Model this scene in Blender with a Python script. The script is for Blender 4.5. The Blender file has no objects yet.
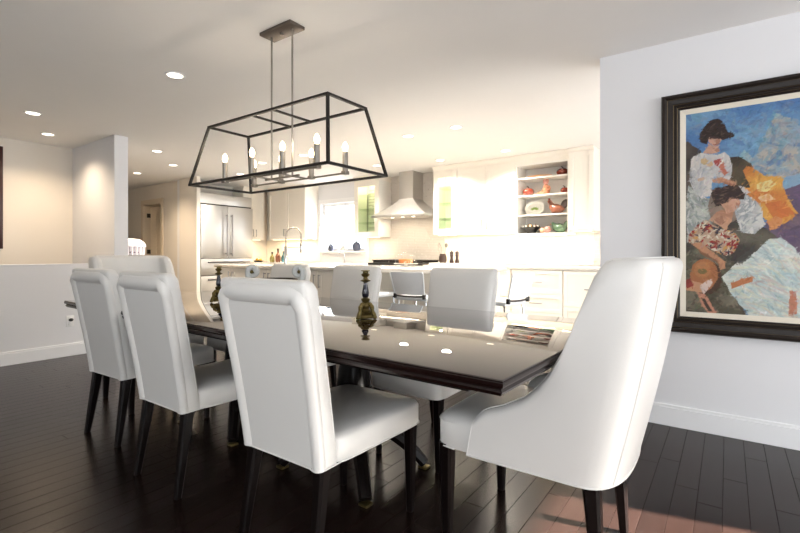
import bpy, bmesh, math, random
import numpy as np
from mathutils import Vector, Matrix
R = math.radians
PI = math.pi
scene = bpy.context.scene
C = scene.collection
random.seed(7)

# ------------------------------------------------------------------ camera, world, sun, exposure
CAM_H = 1.065
cam = bpy.data.cameras.new('camera')
cam.sensor_width = 36.0
cam.lens = 456.0 / 800.0 * 36.0
cam.shift_y = -12.0 / 800.0
cam.clip_start = 0.05
cam_o = bpy.data.objects.new('camera', cam)
cam_o.location = (0, 0, CAM_H)
cam_o.rotation_euler = (R(90), 0, R(35.7))
C.objects.link(cam_o)
scene.camera = cam_o

scene.view_settings.view_transform = 'Standard'
scene.view_settings.look = 'None'
scene.view_settings.gamma = 1.0
scene.view_settings.use_curve_mapping = False
scene.view_settings.exposure = -0.1

world = bpy.data.worlds.new('daylight')
scene.world = world
world.use_nodes = True
bg = world.node_tree.nodes['Background']
bg.inputs['Color'].default_value = (0.93, 0.965, 1.0, 1)
bg.inputs['Strength'].default_value = 7.2

sun_d = bpy.data.lights.new('sun', 'SUN')
sun_d.energy = 150.0
sun_d.color = (1.0, 0.93, 0.84)
sun_d.angle = R(0.6)
sun_o = bpy.data.objects.new('sun', sun_d)
sun_o.rotation_euler = Vector((-0.97, -0.23, -0.535)).to_track_quat('-Z', 'Y').to_euler()
C.objects.link(sun_o)


def portal(name, loc, rot, sx, sy):
    d = bpy.data.lights.new(name, 'AREA')
    d.shape = 'RECTANGLE'
    d.size, d.size_y = sx, sy
    d.cycles.is_portal = True
    o = bpy.data.objects.new(name, d)
    o.location = loc
    o.rotation_euler = rot
    C.objects.link(o)


# openings: the kitchen window, plus added unseen windows (rear, side, patio)
portal('daylight_portal_rear', (0.5, -2.45, 1.4), (R(90), 0, 0), 4.0, 1.5)
portal('daylight_portal_side', (3.25, 1.66, 1.16), (R(90), 0, R(90)), 2.7, 2.08)
portal('daylight_portal_kitchen', (-5.8, 6.33, 1.6), (R(90), 0, R(180)), 1.1, 0.9)
portal('daylight_portal_patio', (1.37, 4.85, 1.2), (R(90), 0, R(90)), 2.5, 2.1)

CEIL = 2.39


def lamp_light(name, kind, loc, energy, color, parent=None, size=0.1, size_y=None, rot=(0, 0, 0), spot=R(130), blend=0.6):
    d = bpy.data.lights.new(name, kind)
    d.energy = energy
    d.color = color
    if kind == 'AREA':
        d.shape = 'RECTANGLE' if size_y else 'DISK'
        d.size = size
        if size_y:
            d.size_y = size_y
    elif kind == 'SPOT':
        d.spot_size = spot
        d.spot_blend = blend
        d.shadow_soft_size = size
    else:
        d.shadow_soft_size = size
    o = bpy.data.objects.new(name, d)
    o.location = loc
    o.rotation_euler = rot
    if parent:
        o.parent = parent
    C.objects.link(o)
    return o


# ------------------------------------------------------------------ materials
def lin(c):
    if isinstance(c, str):
        c = tuple(int(c[i:i + 2], 16) / 255 for i in (0, 2, 4))
    return tuple((x / 12.92 if x <= 0.04045 else ((x + 0.055) / 1.055) ** 2.4) for x in c)


def mat(name, col, rough=0.5, metal=0.0, var=0.04, scale=6.0, bump=0.0, bscale=40.0, coat=0.0, ior=1.5,
        stretch=None, emit=None, estr=0.0, coat_rough=0.03, objvar=0.0, sheen=0.0):
    m = bpy.data.materials.new(name)
    m.use_nodes = True
    nt = m.node_tree
    N, L = nt.nodes, nt.links
    b = N['Principled BSDF']
    c = lin(col)
    tc = N.new('ShaderNodeTexCoord')
    src = tc.outputs['Object']
    if stretch:
        mp = N.new('ShaderNodeMapping')
        mp.inputs['Scale'].default_value = stretch
        L.new(src, mp.inputs['Vector'])
        src = mp.outputs['Vector']
    nz = N.new('ShaderNodeTexNoise')
    nz.inputs['Scale'].default_value = scale
    nz.inputs['Detail'].default_value = 4
    L.new(src, nz.inputs['Vector'])
    mx = N.new('ShaderNodeMix')
    mx.data_type = 'RGBA'
    mx.inputs['A'].default_value = tuple(x * (1 - var) for x in c) + (1,)
    mx.inputs['B'].default_value = tuple(min(1, x * (1 + var)) for x in c) + (1,)
    L.new(nz.outputs['Fac'], mx.inputs['Factor'])
    out = mx.outputs['Result']
    if objvar:
        oi = N.new('ShaderNodeObjectInfo')
        mr = N.new('ShaderNodeMapRange')
        mr.inputs['To Min'].default_value = 1 - objvar
        mr.inputs['To Max'].default_value = 1 + objvar
        L.new(oi.outputs['Random'], mr.inputs['Value'])
        vm = N.new('ShaderNodeVectorMath')
        vm.operation = 'SCALE'
        L.new(out, vm.inputs[0])
        L.new(mr.outputs['Result'], vm.inputs['Scale'])
        out = vm.outputs['Vector']
    L.new(out, b.inputs['Base Color'])
    b.inputs['Roughness'].default_value = rough
    b.inputs['Metallic'].default_value = metal
    b.inputs['IOR'].default_value = ior
    b.inputs['Coat Weight'].default_value = coat
    b.inputs['Coat Roughness'].default_value = coat_rough
    if sheen:
        b.inputs['Sheen Weight'].default_value = sheen
    if bump:
        nb = N.new('ShaderNodeTexNoise')
        nb.inputs['Scale'].default_value = bscale
        nb.inputs['Detail'].default_value = 3
        L.new(src, nb.inputs['Vector'])
        bp = N.new('ShaderNodeBump')
        bp.inputs['Strength'].default_value = bump
        bp.inputs['Distance'].default_value = 0.002
        L.new(nb.outputs['Fac'], bp.inputs['Height'])
        L.new(bp.outputs['Normal'], b.inputs['Normal'])
    if emit:
        b.inputs['Emission Color'].default_value = lin(emit) + (1,)
        b.inputs['Emission Strength'].default_value = estr
    return m


def glass_mat(name, tint=(1, 1, 1), refl=0.08):
    m = bpy.data.materials.new(name)
    m.use_nodes = True
    nt = m.node_tree
    N, L = nt.nodes, nt.links
    N.remove(N['Principled BSDF'])
    out = N['Material Output']
    tr = N.new('ShaderNodeBsdfTransparent')
    tr.inputs['Color'].default_value = tuple(tint) + (1,)
    gl = N.new('ShaderNodeBsdfGlossy')
    gl.inputs['Roughness'].default_value = 0.02
    fr = N.new('ShaderNodeLayerWeight')
    fr.inputs['Blend'].default_value = 0.5
    pw_ = N.new('ShaderNodeMath')
    pw_.operation = 'POWER'
    pw_.inputs[1].default_value = 4.0
    L.new(fr.outputs['Facing'], pw_.inputs[0])
    ma = N.new('ShaderNodeMath')
    ma.operation = 'MULTIPLY_ADD'
    ma.inputs[1].default_value = 0.6
    ma.inputs[2].default_value = refl * 0.5
    L.new(pw_.outputs['Value'], ma.inputs[0])
    mx = N.new('ShaderNodeMixShader')
    L.new(ma.outputs['Value'], mx.inputs['Fac'])
    L.new(tr.outputs['BSDF'], mx.inputs[1])
    L.new(gl.outputs['BSDF'], mx.inputs[2])
    L.new(mx.outputs['Shader'], out.inputs['Surface'])
    return m


M = {}
M['wall'] = mat('wall_paint_white', 'E4E4E6', 0.85, var=0.01, bump=0.05, bscale=120)
M['cream'] = mat('wall_paint_lamp_tint', 'E8E1D6', 0.85, var=0.01, bump=0.05, bscale=120)  # same off-white walls, with the warm lamp tint put into the colour
M['ceil'] = mat('ceiling_paint', 'F3F1EE', 0.9, var=0.01)
M['trim'] = mat('trim_paint', 'EDEDEE', 0.45, var=0.01)
M['gap'] = mat('floor_gap', '120D0C', 0.6)
M['floor'] = mat('espresso_floor_wood', '1E1411', 0.24, ior=1.30, var=0.25, scale=3, stretch=(14, 1.2, 14), bump=0.08, bscale=9, objvar=0.22)
M['leather'] = mat('pearl_leather', 'D5D3CF', 0.36, var=0.02, scale=9, bump=0.12, bscale=160, coat=0.15, coat_rough=0.3)
M['piping'] = mat('white_piping', 'D8D6D2', 0.45)
M['leg'] = mat('espresso_leg', '0D0807', 0.30, var=0.2, ior=1.28)
M['tedge'] = mat('mahogany_edge', '190C0A', 0.22, var=0.25, scale=2.5, stretch=(1.5, 12, 6), ior=1.4)
M['table'] = mat('mahogany_gloss', '1E0F0C', 0.03, var=0.25, scale=2.5, stretch=(1.5, 12, 6), coat=0.5, coat_rough=0.01, ior=1.6)
M['bronze'] = mat('dark_bronze', '2A2623', 0.45, 0.6, var=0.1)
M['nickel'] = mat('brushed_nickel', '8F8981', 0.38, 0.9, var=0.08)
M['canopy'] = mat('bronzed_nickel', '6B625B', 0.4, 0.8, var=0.08)
M['bulb'] = mat('candle_bulb', 'FFF0D8', 0.3, emit='FFE2B0', estr=16.0)
M['brass'] = mat('aged_brass', '74663F', 0.34, 0.9, var=0.45, scale=60, bump=0.3, bscale=90)
M['enamel'] = mat('dark_blue_enamel', '14152A', 0.12, coat=0.8)
M['pewter'] = mat('pale_carved_pewter', 'B9BAB6', 0.45, 0.2, var=0.2, scale=45, bump=0.5, bscale=70)
M['cab'] = mat('cabinet_white', 'F1EBE0', 0.42, var=0.01)
M['cabi'] = mat('cabinet_inside', 'EDE9E1', 0.5, var=0.01)
M['steel'] = mat('brushed_steel', 'C6C4C1', 0.42, 1.0, var=0.05, scale=4, stretch=(1, 1, 60))
M['steeld'] = mat('steel_handle', '8E8A88', 0.3, 1.0)
M['chrome'] = mat('chrome', 'C9CBCE', 0.08, 1.0, var=0.01)
M['black'] = mat('black_iron', '15120F', 0.4)
M['counter'] = mat('light_quartz', 'DAD3C9', 0.2, var=0.10, scale=14, coat=0.3)
M['stone'] = mat('stacked_stone_tile', 'CFC8C0', 0.55, var=0.16, scale=9, stretch=(2, 2, 30), bump=0.3, bscale=30)
M['tile'] = mat('led_tinted_tile', 'EFE7DA', 0.35, var=0.04, scale=8, stretch=(2, 2, 20))  # cream of the under-cabinet light put into the tile colour
M['grout'] = mat('grout', 'B9B2AA', 0.8)
M['glass'] = glass_mat('clear_glass')
M['gglass'] = glass_mat('green_tinted_glass', (0.93, 0.98, 0.91), 0.06)
M['gshelf'] = mat('green_glass_edge', '9CC4A8', 0.15, coat=0.4)
M['can'] = mat('downlight_lens', 'FFF6E8', 0.4, emit='FFF0DA', estr=7.0)
M['led'] = mat('led_strip', 'FFF4E0', 0.4, emit='FFE6C0', estr=2.5)
M['plastic'] = mat('white_plastic', 'EEEEEC', 0.35)
M['frame'] = mat('ebony_gilt_frame', '231C18', 0.45, 0.0, ior=1.35, var=0.35, scale=30, bump=0.4, bscale=60)
M['gilt'] = mat('worn_gilt', '6E5F45', 0.4, 0.6, var=0.3, scale=50)
M['liner'] = mat('linen_liner', 'DDD5C5', 0.8, var=0.04, scale=60)
M['redframe'] = mat('red_brown_frame', '3A1512', 0.35, var=0.2)
M['mat'] = mat('grey_mat_board', 'B5B3A4', 0.8)
M['pumpkin'] = mat('red_pumpkin_glaze', '7A2E1C', 0.25, var=0.35, scale=18, coat=0.5)
M['stem'] = mat('brown_stem', '3D2A1A', 0.6)
M['terra'] = mat('terracotta', 'B97B5C', 0.6, var=0.2, scale=30)
M['skin'] = mat('figurine_pink', 'C88C7E', 0.6, var=0.1, scale=30)
M['hen'] = mat('hen_glaze', '7C4630', 0.35, var=0.5, scale=25, coat=0.3)
M['hend'] = mat('hen_tail_glaze', '3D302C', 0.35, var=0.4, scale=25, coat=0.3)
M['red'] = mat('red_glaze', '9C2B20', 0.3)
M['greeng'] = mat('green_glaze', '5E7A5E', 0.3, var=0.4, scale=22, coat=0.3)
M['dish'] = mat('white_dish', 'F2F0E6', 0.2, coat=0.4)
M['leafp'] = mat('green_leaf_print', '9DB860', 0.3, var=0.3, scale=60)
M['peach'] = mat('peach_glaze', 'E6B48C', 0.4, var=0.15, scale=30)
M['yellowf'] = mat('yellow_fruit', 'D9A94A', 0.4, var=0.2, scale=30)
M['plant'] = mat('plant_leaf', '3E4A3A', 0.5, var=0.3)
M['bluepot'] = mat('blue_grey_pot', '3A4258', 0.3, coat=0.4)
M['bottleg'] = mat('olive_bottle', '6E6A2A', 0.15, coat=0.6)
M['bottler'] = mat('amber_bottle', '6B3D26', 0.15, coat=0.6)
M['bottleb'] = mat('teal_bottle', '22454C', 0.15, coat=0.6)
M['wood'] = mat('dark_pepper_wood', '2E1C14', 0.3, var=0.2, coat=0.3)
M['cake'] = mat('cake_crust', 'B06A34', 0.7, var=0.3, scale=40, bump=0.5, bscale=60)
M['stoolw'] = mat('stool_white', 'E3E6E8', 0.3, coat=0.3)
M['door'] = mat('door_paint', 'E2D3BC', 0.5, var=0.01)
M['hinge'] = mat('dark_hinge', '4A4138', 0.4, 0.8)
M['shade'] = mat('white_lamp_shade', 'F1EDF2', 0.5, emit='F4ECF4', estr=0.25)
M['sockp'] = mat('dark_plug', '2C2B2A', 0.5)


# ------------------------------------------------------------------ mesh builder
class MB:
    def __init__(s):
        s.v, s.f = [], []

    def add(s, vs, fs):
        o = len(s.v)
        s.v += [tuple(p) for p in vs]
        s.f += [tuple(i + o for i in f) for f in fs]
        return s

    def box(s, x0, x1, y0, y1, z0, z1, b=0.0, seg=2):
        x0, x1 = min(x0, x1), max(x0, x1)
        y0, y1 = min(y0, y1), max(y0, y1)
        z0, z1 = min(z0, z1), max(z0, z1)
        vs = [(x, y, z) for z in (z0, z1) for y in (y0, y1) for x in (x0, x1)]
        fs = [(0, 2, 3, 1), (4, 5, 7, 6), (0, 1, 5, 4), (2, 6, 7, 3), (0, 4, 6, 2), (1, 3, 7, 5)]
        b = min(b, (x1 - x0) * .45, (y1 - y0) * .45, (z1 - z0) * .45)
        if b <= 0:
            return s.add(vs, fs)
        bm = bmesh.new()
        bv = [bm.verts.new(p) for p in vs]
        for f in fs:
            bm.faces.new([bv[i] for i in f])
        bmesh.ops.bevel(bm, geom=bm.edges[:] + bm.verts[:], offset=b, segments=seg, profile=0.5, affect='EDGES')
        bm.verts.index_update()
        r = s.add([v.co[:] for v in bm.verts], [[v.index for v in f.verts] for f in bm.faces])
        bm.free()
        return r

    def loft(s, rings, cap0=True, cap1=True, closed=True):
        n = len(rings[0])
        vs = [p for r in rings for p in r]
        fs = []
        for i in range(len(rings) - 1):
            for j in range(n if closed else n - 1):
                k = (j + 1) % n
                fs.append((i * n + j, i * n + k, (i + 1) * n + k, (i + 1) * n + j))
        if cap0:
            fs.append(tuple(range(n - 1, -1, -1)))
        if cap1:
            fs.append(tuple((len(rings) - 1) * n + j for j in range(n)))
        return s.add(vs, fs)

    def tube(s, path, r, n=10, closed=False, caps=True, flat=1.0):
        P = [Vector(p) for p in path]
        m = len(P)
        rs = r if isinstance(r, (list, tuple)) else [r] * m
        rings = []
        up = None
        for i in range(m):
            if closed:
                t = P[(i + 1) % m] - P[i - 1]
            else:
                t = P[min(i + 1, m - 1)] - P[max(i - 1, 0)]
            t.normalize()
            if up is None:
                a = Vector((0, 0, 1)) if abs(t.z) < 0.9 else Vector((1, 0, 0))
                up = (a - t * a.dot(t)).normalized()
            else:
                up = (up - t * up.dot(t))
                if up.length < 1e-6:
                    up = t.orthogonal()
                up.normalize()
            sd = t.cross(up)
            rings.append([P[i] + (up * math.cos(2 * PI * k / n) * flat + sd * math.sin(2 * PI * k / n)) * rs[i] for k in range(n)])
        if closed:
            rings.append(rings[0])
            return s.loft(rings, False, False)
        return s.loft(rings, caps, caps)

    def bar(s, a, b, w, t=None):
        # square bar between two points
        t = t or w
        a, b = Vector(a), Vector(b)
        d = (b - a).normalized()
        u = Vector((0, 0, 1)) if abs(d.z) < 0.9 else Vector((1, 0, 0))
        u = (u - d * u.dot(d)).normalized()
        e = d.cross(u)
        rings = []
        for p in (a, b):
            rings.append([p + e * sx * w / 2 + u * sy * t / 2 for sx, sy in ((-1, -1), (1, -1), (1, 1), (-1, 1))])
        return s.loft(rings)

    def lathe(s, prof, n=24, c=(0, 0, 0), sx=1.0, sy=1.0):
        rings = []
        for r, z in prof:
            r = max(r, 1e-4)
            rings.append([(c[0] + sx * r * math.cos(2 * PI * k / n), c[1] + sy * r * math.sin(2 * PI * k / n), c[2] + z) for k in range(n)])
        return s.loft(rings)

    def ball(s, c, rx, ry=None, rz=None, n=16, m=10, rot=None):
        ry = ry or rx
        rz = rz or rx
        rings = []
        for i in range(m + 1):
            a = -PI / 2 + PI * i / m
            ring = []
            for k in range(n):
                p = Vector((rx * max(math.cos(a), 1e-3) * math.cos(2 * PI * k / n), ry * max(math.cos(a), 1e-3) * math.sin(2 * PI * k / n), rz * math.sin(a)))
                if rot:
                    p = rot @ p
                ring.append(p + Vector(c))
            rings.append(ring)
        return s.loft(rings)

    def prism(s, poly, y0, y1):
        # poly in (x, z), extruded along y
        return s.loft([[(p[0], y0, p[1]) for p in poly], [(p[0], y1, p[1]) for p in poly]])

    def build(s, name, m, parent=None, smooth=35, loc=None):
        me = bpy.data.meshes.new(name)
        me.from_pydata(s.v, [], s.f)
        bm = bmesh.new()
        bm.from_mesh(me)
        bmesh.ops.recalc_face_normals(bm, faces=bm.faces[:])
        bm.to_mesh(me)
        bm.free()
        if smooth:
            me.polygons.foreach_set('use_smooth', [True] * len(me.polygons))
            me.set_sharp_from_angle(angle=R(smooth))
        me.materials.append(m)
        o = bpy.data.objects.new(name, me)
        C.objects.link(o)
        if parent:
            o.parent = parent
        if loc:
            o.location = loc
        return o


def thing(name, label, cat, loc=(0, 0, 0), rotz=0.0, group=None):
    o = bpy.data.objects.new(name, None)
    o.empty_display_size = 0.1
    C.objects.link(o)
    o.location = loc
    o.rotation_euler = (0, 0, rotz)
    return tag(o, label, cat, group)


def tag(o, label=None, cat=None, group=None, kind=None):
    if label:
        o['label'] = label
    if cat:
        o['category'] = cat
    if group:
        o['group'] = group
    if kind:
        o['kind'] = kind
    return o


def dup(root, loc, rotz, label):
    r = root.copy()
    C.objects.link(r)
    r.location = loc
    r.rotation_euler = (0, 0, rotz)
    r['label'] = label
    for ch in list(root.children):
        c = ch.copy()
        C.objects.link(c)
        c.parent = r
        for g in list(ch.children):
            d = g.copy()
            C.objects.link(d)
            d.parent = c
    return r


def struct(name, mb, m, label, cat, parent=None, smooth=0):
    o = mb.build(name, m, parent, smooth)
    if not parent:
        tag(o, label, cat, kind='structure')
    return o


# ------------------------------------------------------------------ room shell
WY = 3.29     # painting wall face
KY = 6.25     # kitchen back wall face
KX = -8.0     # kitchen left wall face
floor = struct('floor', MB().box(-11.2, 3.3, -2.5, 6.4, -0.16, -0.008), M['gap'], 'dark espresso plank floor running through the open dining room', 'floor')
struct('ceiling', MB().box(-11.2, 3.3, -2.5, 6.4, CEIL, CEIL + 0.12), M['ceil'], 'flat white ceiling with recessed downlights over the whole space', 'ceiling')

# floor planks: nearest dining boards as single objects
pw = 0.0905
plank_mesh = {}


def plank_data(L):
    key = round(L, 2)
    if key not in plank_mesh:
        g, c = 0.0005, 0.0012
        w = pw / 2 - g
        l = key / 2 - g
        mb = MB()
        mb.loft([[(-w, -l, -0.008), (w, -l, -0.008), (w, l, -0.008), (-w, l, -0.008)],
                 [(-w, -l, -c), (w, -l, -c), (w, l, -c), (-w, l, -c)],
                 [(-w + c, -l + c, 0), (w - c, -l + c, 0), (w - c, l - c, 0), (-w + c, l - c, 0)]], True, True)
        me = bpy.data.meshes.new('plank')
        me.from_pydata(mb.v, [], mb.f)
        me.materials.append(M['floor'])
        plank_mesh[key] = me
    return plank_mesh[key]


rest = MB()


def rest_plank(x, ya, yb):
    g, c = 0.0005, 0.0012
    x0, x1, a, b = x - pw / 2 + g, x + pw / 2 - g, ya + g, yb - g
    rest.loft([[(x0, a, -.008), (x1, a, -.008), (x1, b, -.008), (x0, b, -.008)],
               [(x0, a, -c), (x1, a, -c), (x1, b, -c), (x0, b, -c)],
               [(x0 + c, a + c, 0), (x1 - c, a + c, 0), (x1 - c, b - c, 0), (x0 + c, b - c, 0)]], False, True)


def rest_run(x, y, yend):
    while y < yend - 0.05:
        L = min(random.choice((0.8, 1.0, 1.2, 1.4)), yend - y)
        rest_plank(x, y, y + L)
        y += L


nplank = 0
for i in range(int(8.7 / pw)):
    x = 3.15 - (i + 0.5) * pw
    near = -5.5 < x < 0.75
    if near:
        y = 0.12 + random.choice((0, 0.14, 0.28, 0.42))
        rest_run(x, -2.4, y)
        while y < 3.2 and nplank < 300:
            L = random.choice((0.9, 1.1, 1.3, 1.5))
            if y + L > 3.25 and x > -0.72:
                L = round(3.285 - y, 2)
            o = bpy.data.objects.new('plank', plank_data(L))
            C.objects.link(o)
            o.parent = floor
            o.location = (x, y + round(L, 2) / 2, 0)
            nplank += 1
            y += round(L, 2)
        if x <= -0.72:
            rest_run(x, y, 6.24)
    else:
        rest_run(x, -2.4, 3.28 if x > -0.72 else 6.24)
x = 3.15 - (int(8.7 / pw) + 0.5) * pw
while x > -7.9:
    rest_run(x, -2.4, 6.2)
    x -= pw
while x > -11:
    rest_run(x, 2.4, 5.8)
    x -= pw
ro = rest.build('plank_field', M['floor'], floor, 0)
ro['kind'] = 'stuff'

# painting wall + rear and side walls of the dining room
struct('wall_right', MB().box(-0.70, 3.3, WY, WY + 0.14, 0, CEIL), M['wall'], 'white wall behind the large framed painting', 'wall')
w = MB()
rx0, rx1, rz0, rz1 = -1.5, 2.5, 0.65, 2.15
w.box(-6.82, rx0, -2.5, -2.4, 0, CEIL).box(rx1, 3.3, -2.5, -2.4, 0, CEIL).box(rx0, rx1, -2.5, -2.4, 0, rz0).box(rx0, rx1, -2.5, -2.4, rz1, CEIL)
struct('wall_rear', w, M['wall'], 'white dining room wall behind the camera with an added wide window', 'wall')
w = MB()
sy0, sy1, sz0, sz1 = 0.3, 3.02, 0.12, 2.2
w.box(3.2, 3.3, -2.4, sy0, 0, CEIL).box(3.2, 3.3, sy1, WY, 0, CEIL).box(3.2, 3.3, sy0, sy1, 0, sz0).box(3.2, 3.3, sy0, sy1, sz1, CEIL)
struct('wall_side', w, M['wall'], 'white dining room side wall with added tall glazing', 'wall')


def window(name, label, axis, a0, a1, z0, z1, p, nm=2, t=0.05):
    fr = MB()

    def bx(u0, u1, v0, v1, d=t):
        if axis == 'x':
            fr.box(u0, u1, p - d / 2, p + d / 2, v0, v1)
        else:
            fr.box(p - d / 2, p + d / 2, u0, u1, v0, v1)
    fw = 0.05
    bx(a0, a0 + fw, z0, z1); bx(a1 - fw, a1, z0, z1); bx(a0 + fw, a1 - fw, z0, z0 + fw); bx(a0 + fw, a1 - fw, z1 - fw, z1)
    for i in range(1, nm):
        u = a0 + (a1 - a0) * i / nm
        bx(u - 0.02, u + 0.02, z0 + fw, z1 - fw)
    o = fr.build(name, M['trim'], None, 0)
    tag(o, label, 'window', kind='structure')
    for i in range(nm):
        u0 = a0 + (a1 - a0) * i / nm + 0.03
        u1 = a0 + (a1 - a0) * (i + 1) / nm - 0.03
        g = MB()
        if axis == 'x':
            g.box(u0, u1, p - .003, p + .003, z0 + .03, z1 - .03)
        else:
            g.box(p - .003, p + .003, u0, u1, z0 + .03, z1 - .03)
        g.build('pane', M['glass'], o, 0)
    return o


window('window_added_2', 'added unseen wide white window in the dining rear wall', 'x', rx0, rx1, rz0, rz1, -2.45, 3)  # out of view, added to supply daylight from behind
window('window_added_3', 'added unseen tall white glazing in the dining side wall', 'y', sy0, sy1, sz0, sz1, 3.25, 4)  # out of view, added for side daylight and the sun patch

# stairwell on the left: half wall, pier wall, cream wall
HX = -5.62
struct('wall_half', MB().box(HX - 0.12, HX, -2.4, 2.25, 0, 0.955), M['wall'], 'low grey white half wall guarding the stairwell', 'wall')
struct('trim_1', MB().box(HX - 0.122, HX + 0.002, -2.4, 2.25, 0.955, 0.968, 0.002), M['wall'], 'thin painted cap along the top of the half wall', 'trim')
struct('wall_pier', MB().box(-6.68, -5.50, 2.25, 2.39, 0, CEIL), M['wall'], 'full height wall end beside the stairwell half wall', 'wall')
struct('wall_left', MB().box(-6.82, -6.68, -2.4, 2.39, 0, CEIL), M['cream'], 'warm cream stairwell wall behind the half wall', 'wall')
# hall
w = MB()
w.box(-11.1, -9.30, 4.33, 4.47, 0, CEIL).box(-8.62, -7.85, 4.33, 4.47, 0, CEIL).box(-9.30, -8.62, 4.33, 4.47, 2.04, CEIL)
struct('wall_hall', w, M['cream'], 'warm beige hallway wall with an open doorway', 'wall')
struct('wall_fridge_side', MB().box(-7.85, -7.30, 4.26, 4.325, 0, CEIL), M['cream'], 'beige wall end standing left of the steel refrigerator', 'wall')
struct('trim_2', MB().box(-8.0, -7.86, 4.30, 4.33, 0, CEIL, .004), M['trim'], 'pale vertical trim where the hallway wall meets the kitchen', 'trim')
struct('wall_hall_end', MB().box(-11.2, -11.06, 2.39, 5.9, 0, CEIL), M['cream'], 'beige wall at the far end of the hallway', 'wall')
struct('wall_hall_side', MB().box(-11.06, -6.82, 2.25, 2.39, 0, CEIL), M['cream'], 'beige hallway wall opposite the open doorway', 'wall')
struct('wall_room_beyond', MB().box(-11.06, -8.14, 5.76, 5.9, 0, CEIL), M['cream'], 'beige wall of the room seen through the doorway', 'wall')
# kitchen
struct('wall_kitchen_left', MB().box(KX - 0.14, KX, 4.42, KY + 0.14, 0, CEIL), M['cream'], 'kitchen wall behind the refrigerator and corner cabinets', 'wall')
w = MB()
kx0, kx1, kz0, kz1 = -6.36, -5.24, 1.13, 2.03
w.box(KX, kx0, KY, KY + 0.14, 0, CEIL).box(kx1, 1.3, KY, KY + 0.14, 0, CEIL).box(kx0, kx1, KY, KY + 0.14, 0, kz0).box(kx0, kx1, KY, KY + 0.14, kz1, CEIL)
wback = struct('wall_back', w, M['wall'], 'kitchen back wall with window and tiled backsplash', 'wall')
w = MB().box(1.3, 1.44, WY + 0.14, 3.6, 0, CEIL).box(1.3, 1.44, 6.1, KY + 0.14, 0, CEIL).box(1.3, 1.44, 3.6, 6.1, 0, 0.12).box(1.3, 1.44, 3.6, 6.1, 2.25, CEIL)
struct('wall_kitchen_right', w, M['wall'], 'kitchen side wall with an added patio window, hidden behind the painting wall', 'wall')
window('window_added_4', 'added unseen patio window in the kitchen side wall', 'y', 3.6, 6.1, 0.12, 2.25, 1.37, 2)  # out of view, added to brighten the kitchen and its ceiling
kw = window('window_1', 'bright kitchen window between the cream cabinets and glass cabinet', 'x', kx0, kx1, kz0, kz1, KY + 0.09, 2)
MB().box(kx0 - .02, kx1 + .02, KY - 0.10, KY + 0.06, kz0 - 0.03, kz0, .004).build('window_sill', M['trim'], kw)
MB().box(kx0 - .07, kx0, KY - .015, KY, kz0, kz1 + .08).box(kx1, kx1 + .07, KY - .015, KY, kz0, kz1 + .08).box(kx0, kx1, KY - .015, KY, kz1, kz1 + .08).build('window_frame', M['trim'], kw, 0)

# stacked stone behind the hood, tile backsplash elsewhere
def stones(name, x0, x1, z0, z1, m, h, lmin, lmax, dmax, seed):
    rnd = random.Random(seed)
    mb = MB()
    z = z0
    while z < z1 - 0.004:
        zz = min(z + h, z1)
        x = x0 - rnd.random() * lmin
        while x < x1:
            L = rnd.uniform(lmin, lmax)
            a, b = max(x, x0), min(x + L, x1)
            if b - a > 0.006:
                d = 0.008 + rnd.random() * dmax
                mb.box(a + .0012, b - .0012, KY - d, KY, z + .0012, zz - .0012)
            x += L
        z = zz
    o = mb.build(name, m, wback, 0)
    o['kind'] = 'stuff'


stones('stone_tiles', -5.16, -3.62, 0.93, CEIL, M['stone'], 0.026, 0.10, 0.30, 0.012, 1)
stones('stone_tiles', -1.40, 1.29, 0.93, CEIL, M['stone'], 0.05, 0.10, 0.30, 0.012, 2)
stones('backsplash_tiles', -3.62, -1.40, 0.93, 1.36, M['tile'], 0.05, 0.15, 0.32, 0.004, 3)
stones('backsplash_tiles', -5.24, -5.16, 0.93, 1.36, M['tile'], 0.05, 0.15, 0.32, 0.004, 4)
stones('backsplash_tiles', -7.99, -6.36, 0.93, 1.36, M['tile'], 0.05, 0.15, 0.32, 0.004, 5)

# baseboards
def bbx(name, x0, x1, y, label, side=-1):
    mb = MB().box(x0, x1, y, y + side * 0.016, 0, 0.115, .002).box(x0, x1, y, y + side * 0.010, 0.115, 0.132, .003)
    struct(name, mb, M['trim'], label, 'baseboard')


def bby(name, y0, y1, x, label, side=1):
    mb = MB().box(x, x + side * 0.016, y0, y1, 0, 0.115, .002).box(x, x + side * 0.010, y0, y1, 0.115, 0.132, .003)
    struct(name, mb, M['trim'], label, 'baseboard')


bbx('baseboard_right', -0.70, 3.19, WY, 'white baseboard under the large framed painting')
bby('baseboard_left', -2.39, 2.25, HX, 'white baseboard along the low half wall')
bbx('baseboard_hall', -8.55, -8.01, 4.33, 'white baseboard in the beige hallway')

# hall doorway with an open panel door
d1 = MB()
d1.box(-9.38, -9.30, 4.312, 4.33, 0, 2.12, .003).box(-8.62, -8.54, 4.312, 4.33, 0, 2.12, .003).box(-9.30, -8.62, 4.312, 4.33, 2.04, 2.12, .003)
d1.box(-9.30, -9.282, 4.33, 4.47, 0, 2.04).box(-8.638, -8.62, 4.33, 4.47, 0, 2.04).box(-9.282, -8.638, 4.33, 4.47, 2.022, 2.04)
dr = d1.build('door_1', M['door'], None, 0)
tag(dr, 'beige hallway doorway with an open panelled door', 'door', kind='structure')
leaf = MB()
lw, lh = 0.63, 2.0
for (a, b, c_, d_) in ((0, .11, 0, lh), (lw - .11, lw, 0, lh), (.11, lw - .11, 0, .2), (.11, lw - .11, .95, 1.07), (.11, lw - .11, lh - .13, lh)):
    leaf.box(a, b, -.018, .018, c_, d_)
leaf.box(.11, lw - .11, -.006, .006, .2, .95).box(.11, lw - .11, -.006, .006, 1.07, lh - .13)
lo = leaf.build('door_leaf', M['door'], dr, 0)
lo.location = (-9.26, 4.45, 0.01)
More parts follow.
